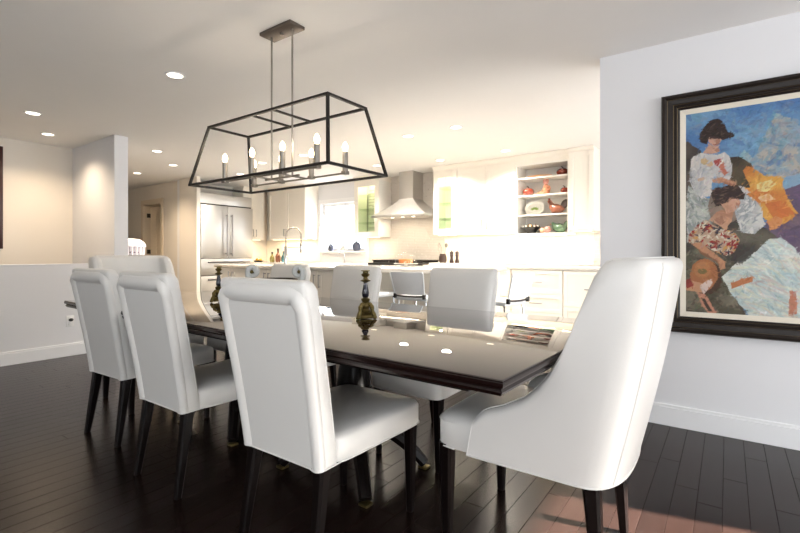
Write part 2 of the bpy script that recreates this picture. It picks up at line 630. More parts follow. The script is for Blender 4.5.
lo.rotation_euler = (0, 0, R(38))
for z in (0.25, 1.12, 1.83):
    MB().box(-9.282, -9.262, 4.38, 4.45, z - .04, z + .04, .003).build('hinge', M['hinge'], dr)


# ------------------------------------------------------------------ dining table
TROT = R(-2.1)
TZ = 0.755
tcx, tcy = -2.02, 1.734
TL, TW = 3.19, 1.235
table = thing('dining_table', 'long high gloss mahogany dining table set with candlesticks', 'table', (tcx, tcy, 0), TROT)
hx, hy = TL / 2, TW / 2


def rect_ring(ix, z, hx=hx, hy=hy, r=0.0):
    return [(-hx + ix, -hy + ix, z), (hx - ix, -hy + ix, z), (hx - ix, hy - ix, z), (-hx + ix, hy - ix, z)]


top = MB().loft([rect_ring(0.004, TZ - .006), rect_ring(0.0015, TZ - .004), rect_ring(0.003, TZ - .001), rect_ring(0.006, TZ)])
MB().loft([rect_ring(0.010, TZ - .024), rect_ring(0.002, TZ - .021), rect_ring(0, TZ - .017), rect_ring(0, TZ - .009), rect_ring(0.003, TZ - .006)]).build('edge_band', M['tedge'], table, 30)
top.build('tabletop', M['table'], table, 30)
MB().loft([rect_ring(.030, TZ - .048), rect_ring(.012, TZ - .044), rect_ring(.006, TZ - .034), rect_ring(.012, TZ - .024)]).build('edge_moulding', M['tedge'], table, 30)
ap = MB()
ap.box(-hx + .22, hx - .22, -hy + .22, -hy + .245, TZ - .12, TZ - .046).box(-hx + .22, hx - .22, hy - .245, hy - .22, TZ - .12, TZ - .046)
ap.box(-hx + .22, -hx + .245, -hy + .245, hy - .245, TZ - .12, TZ - .046).box(hx - .245, hx - .22, -hy + .245, hy - .245, TZ - .12, TZ - .046)
ap.build('apron', M['leg'], table, 0)
for px in (-0.50, 0.50):
    pc = MB().lathe([(0.11, TZ - .05), (0.11, TZ - .09), (.07, TZ - .11), (.055, .56), (.075, .50), (.085, .42), (.075, .35), (.06, .30), (.09, .27), (.09, .22), (.05, .19)], 28, (px, 0, 0)).build('pedestal', M['leg'], table)
    for sx in (-1, 1):
        for sy in (-1, 1):
            pth, rr = [], []
            for k in range(9):
                t = k / 8
                d = 0.05 + 0.30 * t
                z = 0.26 - 0.235 * (t ** 0.75) + 0.05 * math.sin(PI * t)
                pth.append((px + sx * d * .80, sy * d * .62, z))
                rr.append(0.045 - 0.017 * t)
            lg = MB().tube(pth, rr, 8)
            lo_ = lg.build('leg', M['leg'], pc)
            e = pth[-1]
            MB().box(e[0] - .024, e[0] + .024, e[1] - .022, e[1] + .022, 0.0, 0.012, .003).build('brass_foot', M['brass'], pc)


# ------------------------------------------------------------------ chairs
def superring(cx, cy, a, b, z, n=36, e=4.0, zf=None):
    out = []
    for k in range(n):
        t = 2 * PI * k / n
        ct, st = math.cos(t), math.sin(t)
        x = cx + a * math.copysign(abs(ct) ** (2 / e), ct)
        y = cy + b * math.copysign(abs(st) ** (2 / e), st)
        out.append((x, y, zf(x, y) if zf else z))
    return out


def leg_mesh(top, bot, w0, w1):
    mb = MB()
    rings = []
    for p, w in ((top, w0), (bot, w1)):
        c = w * .18
        h = w / 2
        rings.append([(p[0] + a, p[1] + b, p[2]) for a, b in ((-h + c, -h), (h - c, -h), (h, -h + c), (h, h - c), (h - c, h), (-h + c, h), (-h, h - c), (-h, -h + c))])
    return mb.loft(rings)


SB, ST, SH = 0.365, 0.452, 0.985      # seat underside, seat side top, chair height


def yrear(z):
    t = max(0, (z - SB) / (SH - SB))
    return -0.285 - 0.105 * t ** 1.15


def wback_(z):
    t = max(0, (z - SB) / (SH - SB))
    return 0.405 + 0.045 * t


def make_side_chair(label):
    t = thing('dining_chair', label, 'chair', group='white leather side chairs around the dining table')
    # seat
    rings = []
    for z, ins in ((SB, .006), (SB + .006, 0), (ST - .012, 0), (ST, .006), (ST + .009, .022), (ST + .017, .06), (ST + .021, .12)):
        ring = []
        for (x, y, _z) in superring(0, 0.02, 0.5, 0.5, 0, 40, 9):
            yy = 0.045 + y * 2 * (0.262 - ins) - .02
            ww = 0.205 + 0.018 * (yy + .28) / .56
            ring.append((x * 2 * (ww - ins), yy, z))
        rings.append(ring)
    MB().loft(rings).build('seat', M['leather'], t, 50)
    rings_seat = rings
    # backrest: front slab
    rings = []
    zs = [SB + (SH - .03 - SB) * k / 14 for k in range(15)]
    for z in zs:
        th = 0.094 - 0.018 * (z - SB) / (SH - SB)
        rings.append(superring(0, yrear(z) + .006 + th / 2, wback_(z) / 2, th / 2, z, 44, 5))
    for dz, f in ((.012, .93), (.022, .80), (.028, .55), (.030, .2)):
        z = SH - .03 + dz
        th = 0.076
        rings.append(superring(0, yrear(SH - .03) + .006 + th / 2 - dz * .3, wback_(z) / 2 - (1 - f) * .035, th / 2 * f, z, 44, 5))
    rings[0] = [(x * .985, y, z) for x, y, z in rings[0]]
    bk = MB().loft(rings).build('backrest', M['leather'], t, 50)
    # rolled border on the rear, inverted U
    pth, rr = [], []
    for k in range(11):
        z = SB + .001 + (SH - .094 - SB) * k / 10
        pth.append((-(wback_(z) / 2 - .0235), yrear(z) + .019, z)); rr.append(.0235 + .002 * k / 10)
    zt = SH - .045
    rw = wback_(zt) / 2
    cx = rw - .026
    for a in (25, 50, 75):
        pth.append((-cx + .035 * (1 - math.cos(R(a))) , yrear(zt) + .024, zt - .045 + .045 * math.sin(R(a)))); rr.append(.030)
    for k in range(9):
        x = -cx + .05 + (2 * cx - .1) * k / 8
        pth.append((x, yrear(zt) + .024, zt)); rr.append(.037)
    for a in (75, 50, 25):
        pth.append((cx - .035 * (1 - math.cos(R(a))), yrear(zt) + .024, zt - .045 + .045 * math.sin(R(a)))); rr.append(.030)
    for k in range(10, -1, -1):
        z = SB + .001 + (SH - .094 - SB) * k / 10
        pth.append((wback_(z) / 2 - .0235, yrear(z) + .019, z)); rr.append(.0235 + .002 * k / 10)
    MB().tube(pth, rr, 14).build('back_border', M['leather'], bk, 60)
    # piping
    pp = MB()
    a = wback_(SB) / 2
    sd = [p for p in rings_seat[1] if p[1] > -.20]
    k0 = min(range(len(sd)), key=lambda q: (sd[q][0] < 0, sd[q][1]))
    sd = sd[k0:] + sd[:k0]
    if sd[1][1] < sd[0][1]:
        sd.reverse()
    loop = [(x * 1.004, y + .001, SB + .003) for x, y, z in sd]
    loop += [(-a, -.19, SB + .003), (-a, -.262, SB + .002), (-a + .010, -.284, SB + .002), (-a + .028, -.289, SB + .002), (-a + .052, -.2815, SB + .001), (0, -.281, SB + .001), (a - .052, -.2815, SB + .001), (a - .028, -.289, SB + .002), (a - .010, -.284, SB + .002), (a, -.262, SB + .002), (a, -.19, SB + .003)]
    pp.tube(loop, .0028, 6, closed=True)
    for s in (-1, 1):
        pp.tube([(s * wback_(z) / 2 * .991, yrear(z) + .006 + (0.094 - 0.018 * (z - SB) / (SH - SB)) * .76, z) for z in [ST + .01 + (SH - .04 - ST) * k / 10 for k in range(11)]], .0022, 6)
    pp.build('piping', M['piping'], bk)
    for s in (-1, 1):
        leg_mesh((s * .187, .245, SB + .01), (s * .187, .245, 0), .048, .026).build('leg', M['leg'], t)
        leg_mesh((s * .172, -.245, SB + .01), (s * .186, -.300, 0), .050, .028).build('leg', M['leg'], t)
    return t


def tw(lx, ly):
    # dining-group frame -> world
    c, s = math.cos(TROT), math.sin(TROT)
    return (tcx + c * lx - s * ly, tcy + s * lx + c * ly)


chairA = make_side_chair('white leather side chair closest to the camera, seen from behind')
chairA.location = (-1.258, 1.318, 0)
chairA.rotation_euler = (0, 0, R(0))
dup(chairA, (-2.137, 1.350, 0), R(0), 'white leather side chair in the middle of the near row, seen from behind')
dup(chairA, (-2.940, 1.432, 0), R(2.0), 'white leather side chair nearest the half wall outlet, seen from behind')
dup(chairA, (-1.330, 2.165, 0), R(180 - 1), 'white leather side chair facing the camera in front of the drawers')
dup(chairA, (-2.240, 2.205, 0), R(180 - 3), 'white leather side chair facing the camera behind the near candlestick')
dup(chairA, (-2.985, 2.225, 0), R(180 - 2), 'white leather side chair facing the camera behind the carved centrepiece bowl')

# host chairs with barrel backs
prof_d = [0.0, 0.15, 0.185, 0.20, 0.22, 0.24, 0.271, 0.323, 0.398, 0.44, 0.475, 0.486]
prof_z = [1.056, 1.053, 1.040, .990, .880, .770, .680, .608, .560, .543, .522, .500]


def ztop(d):
    return float(np.interp(d, prof_d, prof_z))


def make_host_chair(label):
    t = thing('host_chair', label, 'chair', group='white leather end chairs at the table heads')
    HW, B0 = 0.285, 0.37
    # plan path of the shell (pre-lean): front right -> rear -> front left
    path = []
    yc, yr, yf = -0.18, -0.31, 0.176
    ns = 16
    for k in range(ns):
        path.append((HW, yf + (yc - yf) * k / ns))
    for k in range(25):
        a = PI * k / 24
        ca, sa = math.cos(a), math.sin(a)
        e = 2.7
        path.append((HW * math.copysign(abs(ca) ** (2 / e), ca), yc - (yc - yr) * abs(sa) ** (2 / e)))
    for k in range(1, ns + 1):
        path.append((-HW, yc + (yf - yc) * k / ns))
    P = [Vector((x, y)) for x, y in path]
    th = 0.062
    rings = []
    for i, p in enumerate(P):
        tg = (P[min(i + 1, len(P) - 1)] - P[max(i - 1, 0)]).normalized()
        nin = Vector((tg.y, -tg.x))          # inward
        if nin.dot(Vector((0, 0)) - p) < 0:
            nin = -nin
        zt = ztop(p.y - yr)
        col = []
        nz = 11

        def pt(off, z, zt=zt, p=p, nin=nin):
            q = p + nin * off
            bow = 0.010 * math.sin(PI * min(1, max(0, (z - B0) / .68)))
            return (q.x + (-nin.x) * bow, q.y - 0.135 * (z - B0) / 0.68 + (-nin.y) * bow, z)
        for k in range(nz):
            col.append(pt(0, B0 + (zt - .03 - B0) * k / (nz - 1)))
        for a in (30, 60, 90, 120, 150):
            col.append(pt(th / 2 - th / 2 * math.cos(R(a)), zt - .03 + .03 * math.sin(R(a))))
        for k in range(nz - 1, -1, -1):
            col.append(pt(th, B0 + .02 + (zt - .03 - B0 - .02) * k / (nz - 1)))
        rings.append(col)
    sh = MB().loft(rings).build('backrest', M['leather'], t, 55)
    # seams
    sm = MB()
    for s in (-1, 1):
        idx = ns + 6 if s > 0 else ns + 18
        col = rings[idx][:12]
        nrm = Vector((s * .7, -.7, 0))
        sm.tube([Vector(c_) + nrm * .0002 for c_ in col], .0022, 6)
        colf = rings[0 if s > 0 else -1][:14]
        sm.tube([Vector(c_) + Vector((0, 0, 0)) for c_ in colf], .002, 6)
    outer = [r[0] for r in rings]
    sm.tube([(x, y, B0 - .001) for x, y, z in outer], .0032, 6)
    # top edge piping along the front lip of the swoop
    sm.tube([Vector(r[13]) + Vector((0, 0, .001)) for r in rings], .0018, 6)
    sm.build('piping', M['piping'], sh)
    # seat
    rr = []
    for z, ins in ((B0, .006), (B0 + .006, 0), (.462, 0), (.474, .006), (.486, .022), (.494, .06), (.498, .12)):
        rr.append([(x * 2 * (.276 - ins), 0.055 + y * 2 * (.262 - ins), z) for x, y, _ in superring(0, 0, .5, .5, 0, 40, 9)])
    st = MB().loft(rr).build('seat', M['leather'], t, 50)
    sp = MB()
    b = .278
    for src_, zz, r_ in ((rr[1], B0 + .003, .0028), (rr[2], .464, .002)):
        sd = sorted([p for p in src_ if p[1] > .17], key=lambda p: -math.atan2(p[1] - .1, p[0]))
        sp.tube([(x * 1.002, y + .0005, zz) for x, y, z in sd], r_, 6)
    sp.build('piping', M['piping'], st)
    for s in (-1, 1):
        leg_mesh((s * .245, .275, B0 + .01), (s * .245, .275, 0), .052, .030).build('leg', M['leg'], t)
        leg_mesh((s * .205, -.215, B0 + .01), (s * .208, -.240, 0), .054, .030).build('leg', M['leg'], t)
    return t


host = make_host_chair('tall white leather end chair with swooping sides beside the framed painting')
host.location = (-0.560, 1.705, 0)
host.rotation_euler = (0, 0, R(90))
dup(host, (-3.50, 1.675, 0), R(-90 - 1), 'tall white leather end chair at the far table head toward the hallway')

# ------------------------------------------------------------------ table top objects
def candlestick(loc, label):
    t = thing('candlestick', label, 'candlestick', loc, 0.4, 'brass and blue candlesticks on the table')
    b = MB()
    for k in range(3):
        a = 2 * PI * k / 3
        pth, rr = [], []
        for q in range(15):
            s = q / 14
            rad = 0.010 + 0.040 * s ** .8 + .004 * math.sin(PI * 2 * s)
            z = 0.075 - 0.068 * s + .012 * math.sin(PI * s)
            pth.append((rad * math.cos(a), rad * math.sin(a), z)); rr.append(.0085 + .003 * math.sin(3 * PI * s) ** 2)
        b.tube(pth, rr, 8)
        b.ball((.047 * math.cos(a), .047 * math.sin(a), .0095), .012, .012, .0095, 10, 6)
        b.ball((.032 * math.cos(a), .032 * math.sin(a), .058), .012, .012, .012, 10, 6)
    b.lathe([(.0, .004), (.046, .004), (.048, .012), (.040, .018), (.030, .022), (.034, .030), (.026, .04)], 3)
    b.lathe([(.0, .030), (.022, .032), (.030, .04), (.018, .05), (.022, .062), (.014, .078), (.02, .088), (.022, .098), (.012, .104)], 20)
    b.build('base', M['brass'], t)
    MB().lathe([(.010, .102), (.016, .110), (.018, .125), (.014, .145), (.010, .165), (.0085, .176)], 20).build('stem', M['enamel'], t)
    MB().lathe([(.009, .174), (.012, .178), (.024, .182), (.025, .186), (.012, .192), (.010, .200), (.019, .208), (.021, .215), (.013, .221), (.013, .228), (.022, .231), (.022, .234), (.008, .234), (.008, .225)], 20).build('candle_cup', M['brass'], t)


candlestick((-1.416, 1.686, TZ), 'brass and blue candlestick nearest the camera on the table')
candlestick((-2.70, 1.728, TZ), 'brass and blue candlestick at the far end of the table')

# centrepiece bowl with scrolled handles
cp = thing('centrepiece_bowl', 'pale carved centrepiece bowl with scrolled handles on the dining table', 'bowl', (-2.108, 1.710, TZ), R(36))
MB().lathe([(.07, 0), (.075, .012), (.045, .025), (.025, .05), (.03, .065), (.07, .085), (.105, .12), (.118, .155), (.122, .165), (.112, .162), (.098, .125), (.06, .095), (0.0, .088)], 36).build('bowl', M['pewter'], cp)
MB().tube([(.119 * math.cos(a), .119 * math.sin(a), .166) for a in [2 * PI * k / 40 for k in range(40)]], .006, 8, closed=True).build('rim', M['hinge'], cp)
for s in (-1, 1):
    pth, rr = [], []
    for q in range(12):
        u = q / 11
        pth.append((s * (.112 + .045 * math.sin(PI * u * .62)), 0, .10 + .125 * u)); rr.append(.015 + .006 * u)
    n0 = pth[-1]
    cxh, czh = n0[0] - s * .018, n0[2] - .010
    for q in range(1, 22):
        a = R(60) + q / 21 * 2 * PI * 1.35
        rad = .030 * (1 - .62 * q / 21)
        pth.append((cxh - s * .004 + s * rad * math.cos(a), 0, czh - .004 + rad * math.sin(a))); rr.append(.017 - .008 * q / 21)
    hd = MB().tube(pth, rr, 10).build('handle', M['pewter'], cp)
    MB().ball((cxh, 0, czh - .004), .012, .020, .012).build('volute_boss', M['brass'], hd)

# ------------------------------------------------------------------ chandelier
chx, chy = -2.135, 1.777
ch = thing('chandelier', 'black open cage linear chandelier with eight candle bulbs over the dining table', 'chandelier', (chx, chy, CEIL))
zb, zt_ = 1.500 - CEIL, 1.866 - CEIL
bx, by, tx, ty = .602, .226, .520, .146
cg = MB()
bw = .0135
Bc = [(-bx, -by, zb), (bx, -by, zb), (bx, by, zb), (-bx, by, zb)]
Tc = [(-tx, -ty, zt_), (tx, -ty, zt_), (tx, ty, zt_), (-tx, ty, zt_)]
for i in range(4):
    cg.bar(Bc[i], Bc[(i + 1) % 4], bw); cg.bar(Tc[i], Tc[(i + 1) % 4], bw); cg.bar(Bc[i], Tc[i], bw)
for q in Bc + Tc:
    cg.box(q[0] - bw / 2, q[0] + bw / 2, q[1] - bw / 2, q[1] + bw / 2, q[2] - bw / 2, q[2] + bw / 2)
for x in (-.092, .092):
    cg.bar((x, -ty, zt_), (x, ty, zt_), bw * .85)
cg.build('cage_frame', M['bronze'], ch, 0)
cn = MB().box(-.136, .136, -.056, .056, -.020, 0, .003)
cno = cn.build('canopy', M['canopy'], ch)
MB().lathe([(.012, -.034), (.012, -.020)], 12).build('canopy_screw', M['nickel'], cno)
zbar = zb + .018
for x in (-.092, .092):
    MB().tube([(x, 0, -.018), (x, 0, zbar)], .0055, 10).build('rod', M['nickel'], ch)
ar = MB()
ys = .108
for s in (-1, 1):
    ar.bar((-.405, s * ys, zbar), (.405, s * ys, zbar), .009)
for x in (-.092, .092):
    ar.bar((x, -ys, zbar), (x, ys, zbar), .009)
ar.bar((-.15, 0, zbar), (.15, 0, zbar), .010)
ar.build('light_arms', M['nickel'], ch, 0)
for s in (-1, 1):
    for x in (-.405, -.135, .135, .405):
        so = MB().box(x - .0165, x + .0165, s * ys - .0165, s * ys + .0165, zbar - .008, zbar + .012, .002).tube([(x, s * ys, zbar + .01), (x, s * ys, zbar + .118)], .0155, 14).build('candle_sleeve', M['nickel'], ch)
        MB().lathe([(.0, .116), (.008, .117), (.010, .124), (.015, .138), (.0155, .148), (.012, .160), (.006, .170), (.0, .175)], 14, (x, s * ys, zbar)).build('bulb', M['bulb'], so)
        lamp_light('candle_light', 'POINT', (x, s * ys, zbar + .20), 0.7, (1, .88, .72), ch, size=.02)

# ------------------------------------------------------------------ large painting
px0, pxr, pzb, pzt = -0.335, 0.93, 0.590, 2.045
pt_ = thing('framed_painting', 'large framed oil painting of two seated women hanging on the white wall', 'painting', (0, WY, pzb))
fwid = 0.098


def frame_sides(x0, x1, z0, z1, wd, prof, name, m, parent):
    # mitred picture moulding: profile list of (inset fraction, proud depth)
    for side in range(4):
        mb = MB()
        rings = []
        A, B = [((x0, z0), (x1, z0)), ((x1, z0), (x1, z1)), ((x1, z1), (x0, z1)), ((x0, z1), (x0, z0))][side]
        for end in (A, B):
            sx = 1 if end[0] == x0 else -1
            sz = 1 if end[1] == z0 else -1
            ring = [(end[0], 0, end[1])]
            for fr_, dp in prof:
                ring.append((end[0] + sx * wd * fr_, -dp, end[1] + sz * wd * fr_))
            ring.append((end[0] + sx * wd, 0, end[1] + sz * wd))
            rings.append(ring)
        mb.loft(rings)
        mb.build(name, m, parent, 25)


frame_sides(px0, pxr, 0, pzt - pzb, fwid, [(0, .035), (.06, .048), (.20, .052), (.30, .044), (.34, .040), (.62, .036), (.70, .030), (.80, .033), (.88, .028), (1, .018)], 'frame_moulding', M['frame'], pt_)
for i_, q in enumerate((.335, .66, .87)):
    x0_, x1_, z0_, z1_ = px0 + fwid * q, pxr - fwid * q, fwid * q, pzt - pzb - fwid * q
    dpt = (.041, .034, .030)[i_]
    MB().tube([(x0_, -dpt, z0_), (x1_, -dpt, z0_), (x1_, -dpt, z1_), (x0_, -dpt, z1_)], .0028, 6, closed=True).build('gilt_line', M['gilt'], pt_)
lin_w = 0.030
frame_sides(px0 + fwid, pxr - fwid, fwid, pzt - pzb - fwid, lin_w, [(0, .018), (1, .012)], 'linen_liner', M['liner'], pt_)
# canvas, painted per vertex from a list of brush shapes
X0, X1 = px0 + fwid + lin_w, pxr - fwid - lin_w
Z0, Z1 = pzb + fwid + lin_w, pzt - fwid - lin_w
NX, NZ = 340, 410
gx, gz = np.meshgrid(np.linspace(X0, X1, NX), np.linspace(Z0, Z1, NZ))
img = np.zeros((NZ, NX, 3))
rng = np.random.RandomState(3)


def q2c(u, v):
    # sketch coordinates (drawn on a photo-sized pad) -> canvas metres
    k = (u - 400) / 456
    dx, dy = -.5835 + k * .8121, .8121 + k * .5835
    t = (WY - .012) / dy
    return dx * t, CAM_H + (254.5 - v) / 456 * t


def smooth_noise(n, seed):
    r = np.random.RandomState(seed)
    g = r.rand(n + 2, n + 2)
    yy = np.linspace(0, n, NZ); xx = np.linspace(0, n, NX)
    yi, xi = yy.astype(int), xx.astype(int)
    fy, fx = (yy - yi)[:, None], (xx - xi)[None, :]
    fy, fx = fy * fy * (3 - 2 * fy), fx * fx * (3 - 2 * fx)
    return (g[yi][:, xi] * (1 - fy) * (1 - fx) + g[yi + 1][:, xi] * fy * (1 - fx) + g[yi][:, xi + 1] * (1 - fy) * fx + g[yi + 1][:, xi + 1] * fy * fx)


wob1, wob2 = smooth_noise(28, 1) - .5, smooth_noise(28, 2) - .5
big = smooth_noise(7, 5)
mid = smooth_noise(16, 6)


def inpoly(poly):
    P = [q2c(*p) for p in poly]
    x = gx + wob1 * .010
    z = gz + wob2 * .010
    m = np.zeros_like(gx, bool)
    j = len(P) - 1
    for i in range(len(P)):
        xi, zi = P[i]; xj, zj = P[j]
        m ^= ((zi > z) != (zj > z)) & (x < (xj - xi) * (z - zi) / (zj - zi + 1e-12) + xi)
        j = i
    return m


def ell(u, v, ru, rv):
    return [(u + ru * math.cos(a), v + rv * math.sin(a)) for a in [2 * PI * k / 20 for k in range(20)]]


def paint(poly, col, a=1.0):
    m = inpoly(poly)
    c = np.array(col) / 255.0
    img[m] = img[m] * (1 - a) + c * a


def paint_v(poly, ca, cb, n=None):
    m = inpoly(poly)
    w_ = (mid if n is None else n)[m][:, None]
    w_ = np.clip((w_ - .25) * 2, 0, 1)
    img[m] = np.array(ca) / 255. * (1 - w_) + np.array(cb) / 255. * w_


def k1(*pts):
    return [(680 + x / 5.33, 105 + y / 5.33) for x, y in pts]


def k2(*pts):
    return [(680 + x / 4.44, 200 + y / 4.44) for x, y in pts]


def dabs(poly, cols, n, l0, l1, s0, s1, ang=None, alpha=.8):
    m0 = inpoly(poly)
    ii_, jj_ = np.where(m0)
    cc = np.array(cols) / 255.
    for _ in range(n):
        k = rng.randint(len(ii_))
        a_ = rng.rand() * PI if ang is None else ang + rng.normal() * .35
        rl, rs = rng.uniform(l0, l1), rng.uniform(s0, s1)
        dx_, dz_ = gx - gx[ii_[k], jj_[k]], gz - gz[ii_[k], jj_[k]]
        m_ = (((dx_ * math.cos(a_) + dz_ * math.sin(a_)) / rl) ** 2 + ((-dx_ * math.sin(a_) + dz_ * math.cos(a_)) / rs) ** 2 < 1) & m0
        img[m_] = img[m_] * (1 - alpha) + cc[rng.randint(len(cc))] * alpha


# sky
w_ = np.clip((big - .2) * 1.6, 0, 1)[..., None]
img[:] = np.array((78, 122, 178)) / 255. * (1 - w_) + np.array((112, 158, 196)) / 255. * w_
paint_v([(738, 176), (757, 152), (768, 128), (776, 113), (790, 118), (806, 130), (850, 125), (990, 150), (990, 195), (790, 190), (760, 176)], (176, 168, 156), (132, 160, 178))
sky = [(670, 90), (990, 60), (990, 190), (784, 190), (744, 165), (727, 158), (670, 160)]
dabs(sky, [(84, 118, 158), (104, 142, 172), (96, 150, 172), (72, 106, 160), (128, 150, 166), (116, 132, 160)], 260, .015, .045, .006, .014, None, .45)
dabs([(738, 176), (757, 152), (768, 128), (776, 113), (790, 118), (990, 130), (990, 190), (790, 190)], [(176, 166, 150), (150, 152, 156), (120, 156, 172), (164, 150, 150), (140, 140, 150)], 160, .012, .035, .006, .012, None, .5)
paint_v([(735, 160), (745, 150), (752, 158), (745, 172)], (120, 170, 185), (150, 170, 175))
paint_v([(780, 180), (800, 172), (990, 175), (990, 195), (790, 195)], (120, 160, 190), (150, 160, 175))
paint_v([(783, 190), (800, 184), (860, 178), (990, 180), (990, 350), (760, 350), (765, 225)], (98, 80, 108), (120, 98, 110))
# rocks and ground
paint_v([(670, 300), (670, 146), (688, 142), (701, 150), (704, 175), (696, 205), (720, 215), (760, 225), (790, 245), (740, 262), (730, 290), (745, 312), (760, 340), (670, 340)], (70, 62, 56), (104, 98, 82))
paint_v([(670, 255), (700, 250), (735, 262), (728, 285), (742, 312), (745, 335), (670, 335)], (88, 84, 66), (124, 116, 98))
paint_v([(727, 158), (738, 156), (752, 164), (758, 180), (752, 198), (738, 200), (728, 185)], (62, 50, 38), (84, 70, 50))
dabs([(670, 340), (670, 250), (735, 250), (728, 285), (742, 312), (760, 340)], [(120, 112, 90), (70, 66, 54), (98, 104, 84), (140, 126, 108), (86, 70, 60)], 160, .008, .024, .003, .008, None, .55)
dabs([(735, 205), (765, 225), (800, 240), (990, 260), (990, 185), (786, 192), (765, 230)], [(84, 70, 88), (120, 96, 100), (72, 62, 66), (104, 86, 110)], 120, .012, .03, .004, .009, None, .6)
# orange cloth
paint_v([(743, 164), (753, 168), (764, 176), (783, 177), (785, 194), (799, 214), (784, 224), (768, 222), (754, 205), (742, 186)], (222, 160, 66), (206, 118, 52))
paint([(757, 184), (770, 180), (777, 184), (768, 192), (758, 191)], (226, 206, 132))
paint([(757, 196), (770, 194), (775, 199), (760, 202)], (230, 190, 140))
paint([(764, 203), (784, 200), (796, 214), (775, 220)], (206, 104, 50), .8)
paint([(766, 222), (775, 216), (783, 219), (779, 228), (770, 231)], (214, 138, 80))
# rocks behind the women
paint_v(k1((12, 205), (60, 208), (88, 235), (62, 275), (50, 340), (48, 440), (10, 540)), (70, 60, 56), (96, 84, 76))
paint_v(k1((262, 285), (320, 283), (365, 308), (335, 345), (380, 440), (330, 445), (285, 405), (272, 330)), (66, 56, 42), (88, 76, 56))
# standing woman
skirt = k1((45, 430), (90, 470), (150, 500), (175, 500), (190, 560), (170, 640), (110, 660), (40, 740), (25, 560))
paint_v(skirt, (138, 146, 142), (186, 188, 178))
dabs(skirt, [(196, 196, 188), (150, 160, 156), (116, 124, 122)], 50, .015, .035, .003, .006, 1.9)
blouse = k1((60, 285), (110, 255), (150, 262), (200, 268), (240, 250), (268, 275), (280, 330), (268, 400), (250, 396), (180, 380), (165, 420), (178, 480), (120, 502), (75, 462), (50, 400), (58, 340))
paint_v(blouse, (214, 208, 200), (186, 184, 184))
dabs(blouse, [(226, 220, 210), (176, 178, 180), (206, 196, 186), (160, 164, 170)], 70, .010, .024, .002, .005, 1.2, .7)
paint(k1((112, 290), (135, 282), (150, 300), (135, 318), (118, 312)), (204, 164, 104), .8)
paint(k1((140, 318), (170, 300), (180, 318), (158, 335)), (212, 168, 116), .8)
paint(k1((182, 300), (212, 284), (218, 300), (200, 330), (186, 322)), (166, 58, 52), .9)
paint(k1((206, 330), (228, 296), (240, 330), (252, 360), (238, 378), (222, 360)), (190, 92, 64), .85)
paint(k1((95, 395), (130, 385), (134, 398), (100, 410)), (206, 160, 120), .7)
paint(k1((52, 350), (62, 350), (74, 440), (60, 420)), (126, 128, 132), .6)
paint(k1((168, 385), (210, 384), (268, 398), (298, 414), (292, 436), (232, 416), (172, 412)), (200, 142, 106))
paint(k1((215, 404), (268, 412), (292, 434), (240, 420)), (150, 96, 70), .7)
paint(k1((150, 205), (176, 220), (202, 218), (214, 246), (178, 262), (120, 256), (142, 232)), (204, 156, 130))
paint(k1((168, 228), (202, 226), (212, 246), (190, 254)), (160, 110, 90), .6)
paint(k1((150, 165), (156, 200), (178, 222), (202, 216), (222, 182), (212, 160)), (206, 156, 132))
paint(k1((186, 182), (216, 176), (206, 212), (190, 218)), (158, 104, 86), .7)
paint(k1((172, 208), (190, 208), (186, 213), (174, 213)), (150, 62, 56), .8)
hair = k1((104, 182), (110, 150), (132, 116), (165, 80), (200, 74), (236, 95), (255, 140), (292, 154), (286, 172), (252, 180), (226, 184), (205, 166), (162, 164), (142, 212), (118, 202))
paint(hair, (54, 40, 36))
dabs(hair, [(76, 56, 48), (40, 30, 28), (96, 72, 58)], 40, .008, .018, .002, .004, .6, .7)
paint(k1((160, 158), (232, 160), (224, 178), (162, 178)), (50, 36, 34), .85)
# seated woman
paint_v(k1((165, 470), (345, 460), (330, 600), (250, 640), (170, 640), (150, 560)), (120, 104, 92), (150, 128, 112))
white = k1((262, 470), (345, 470), (395, 500), (440, 560), (452, 640), (400, 690), (330, 680), (300, 600), (290, 540))
paint_v(white, (206, 204, 198), (160, 164, 166))
dabs(white, [(220, 218, 212), (150, 156, 160), (190, 184, 180)], 50, .012, .03, .003, .006, 1.1)
back = k2((126, 92), (160, 55), (200, 42), (238, 48), (228, 100), (205, 138), (178, 112))
paint_v(back, (200, 150, 118), (176, 124, 96))
paint(k2((150, 88), (190, 70), (200, 100), (180, 112)), (148, 98, 76), .6)
paint(k2((215, 5), (250, 8), (262, 30), (240, 50), (215, 44)), (206, 152, 124))
h2 = k1((165, 470), (190, 440), (250, 428), (310, 440), (348, 470), (342, 502), (292, 508), (250, 530), (196, 540), (176, 508))
paint(h2, (58, 42, 38))
dabs(h2, [(96, 72, 58), (42, 30, 28), (120, 92, 76)], 40, .008, .018, .002, .004, .4, .7)
paint(k1((306, 432), (350, 440), (374, 468), (346, 476)), (196, 190, 186))
paint(k2((186, 18), (222, 8), (236, 50), (200, 58)), (196, 144, 114))
paint(k1((262, 500), (310, 500), (322, 520), (312, 545), (288, 552), (262, 536)), (208, 156, 128))
paint(k1((296, 520), (322, 520), (312, 545), (296, 548)), (170, 108, 88), .7)
bl = k2((36, 162), (75, 110), (112, 90), (150, 112), (200, 132), (250, 150), (264, 182), (240, 232), (200, 246), (150, 226), (90, 192), (42, 192))
paint(bl, (186, 152, 126))
dabs(bl, [(168, 38, 36), (218, 204, 176), (58, 50, 66), (206, 150, 76), (200, 186, 160), (146, 36, 40), (222, 214, 190), (90, 80, 78), (150, 60, 48)], 130, .008, .022, .003, .007, None, .95)
paint(k2((50, 194), (90, 190), (150, 232), (196, 268), (202, 302), (182, 308), (165, 272), (100, 236)), (196, 138, 100))
paint(k2((60, 206), (110, 236), (168, 274), (178, 300), (164, 280), (100, 244)), (140, 88, 62), .7)
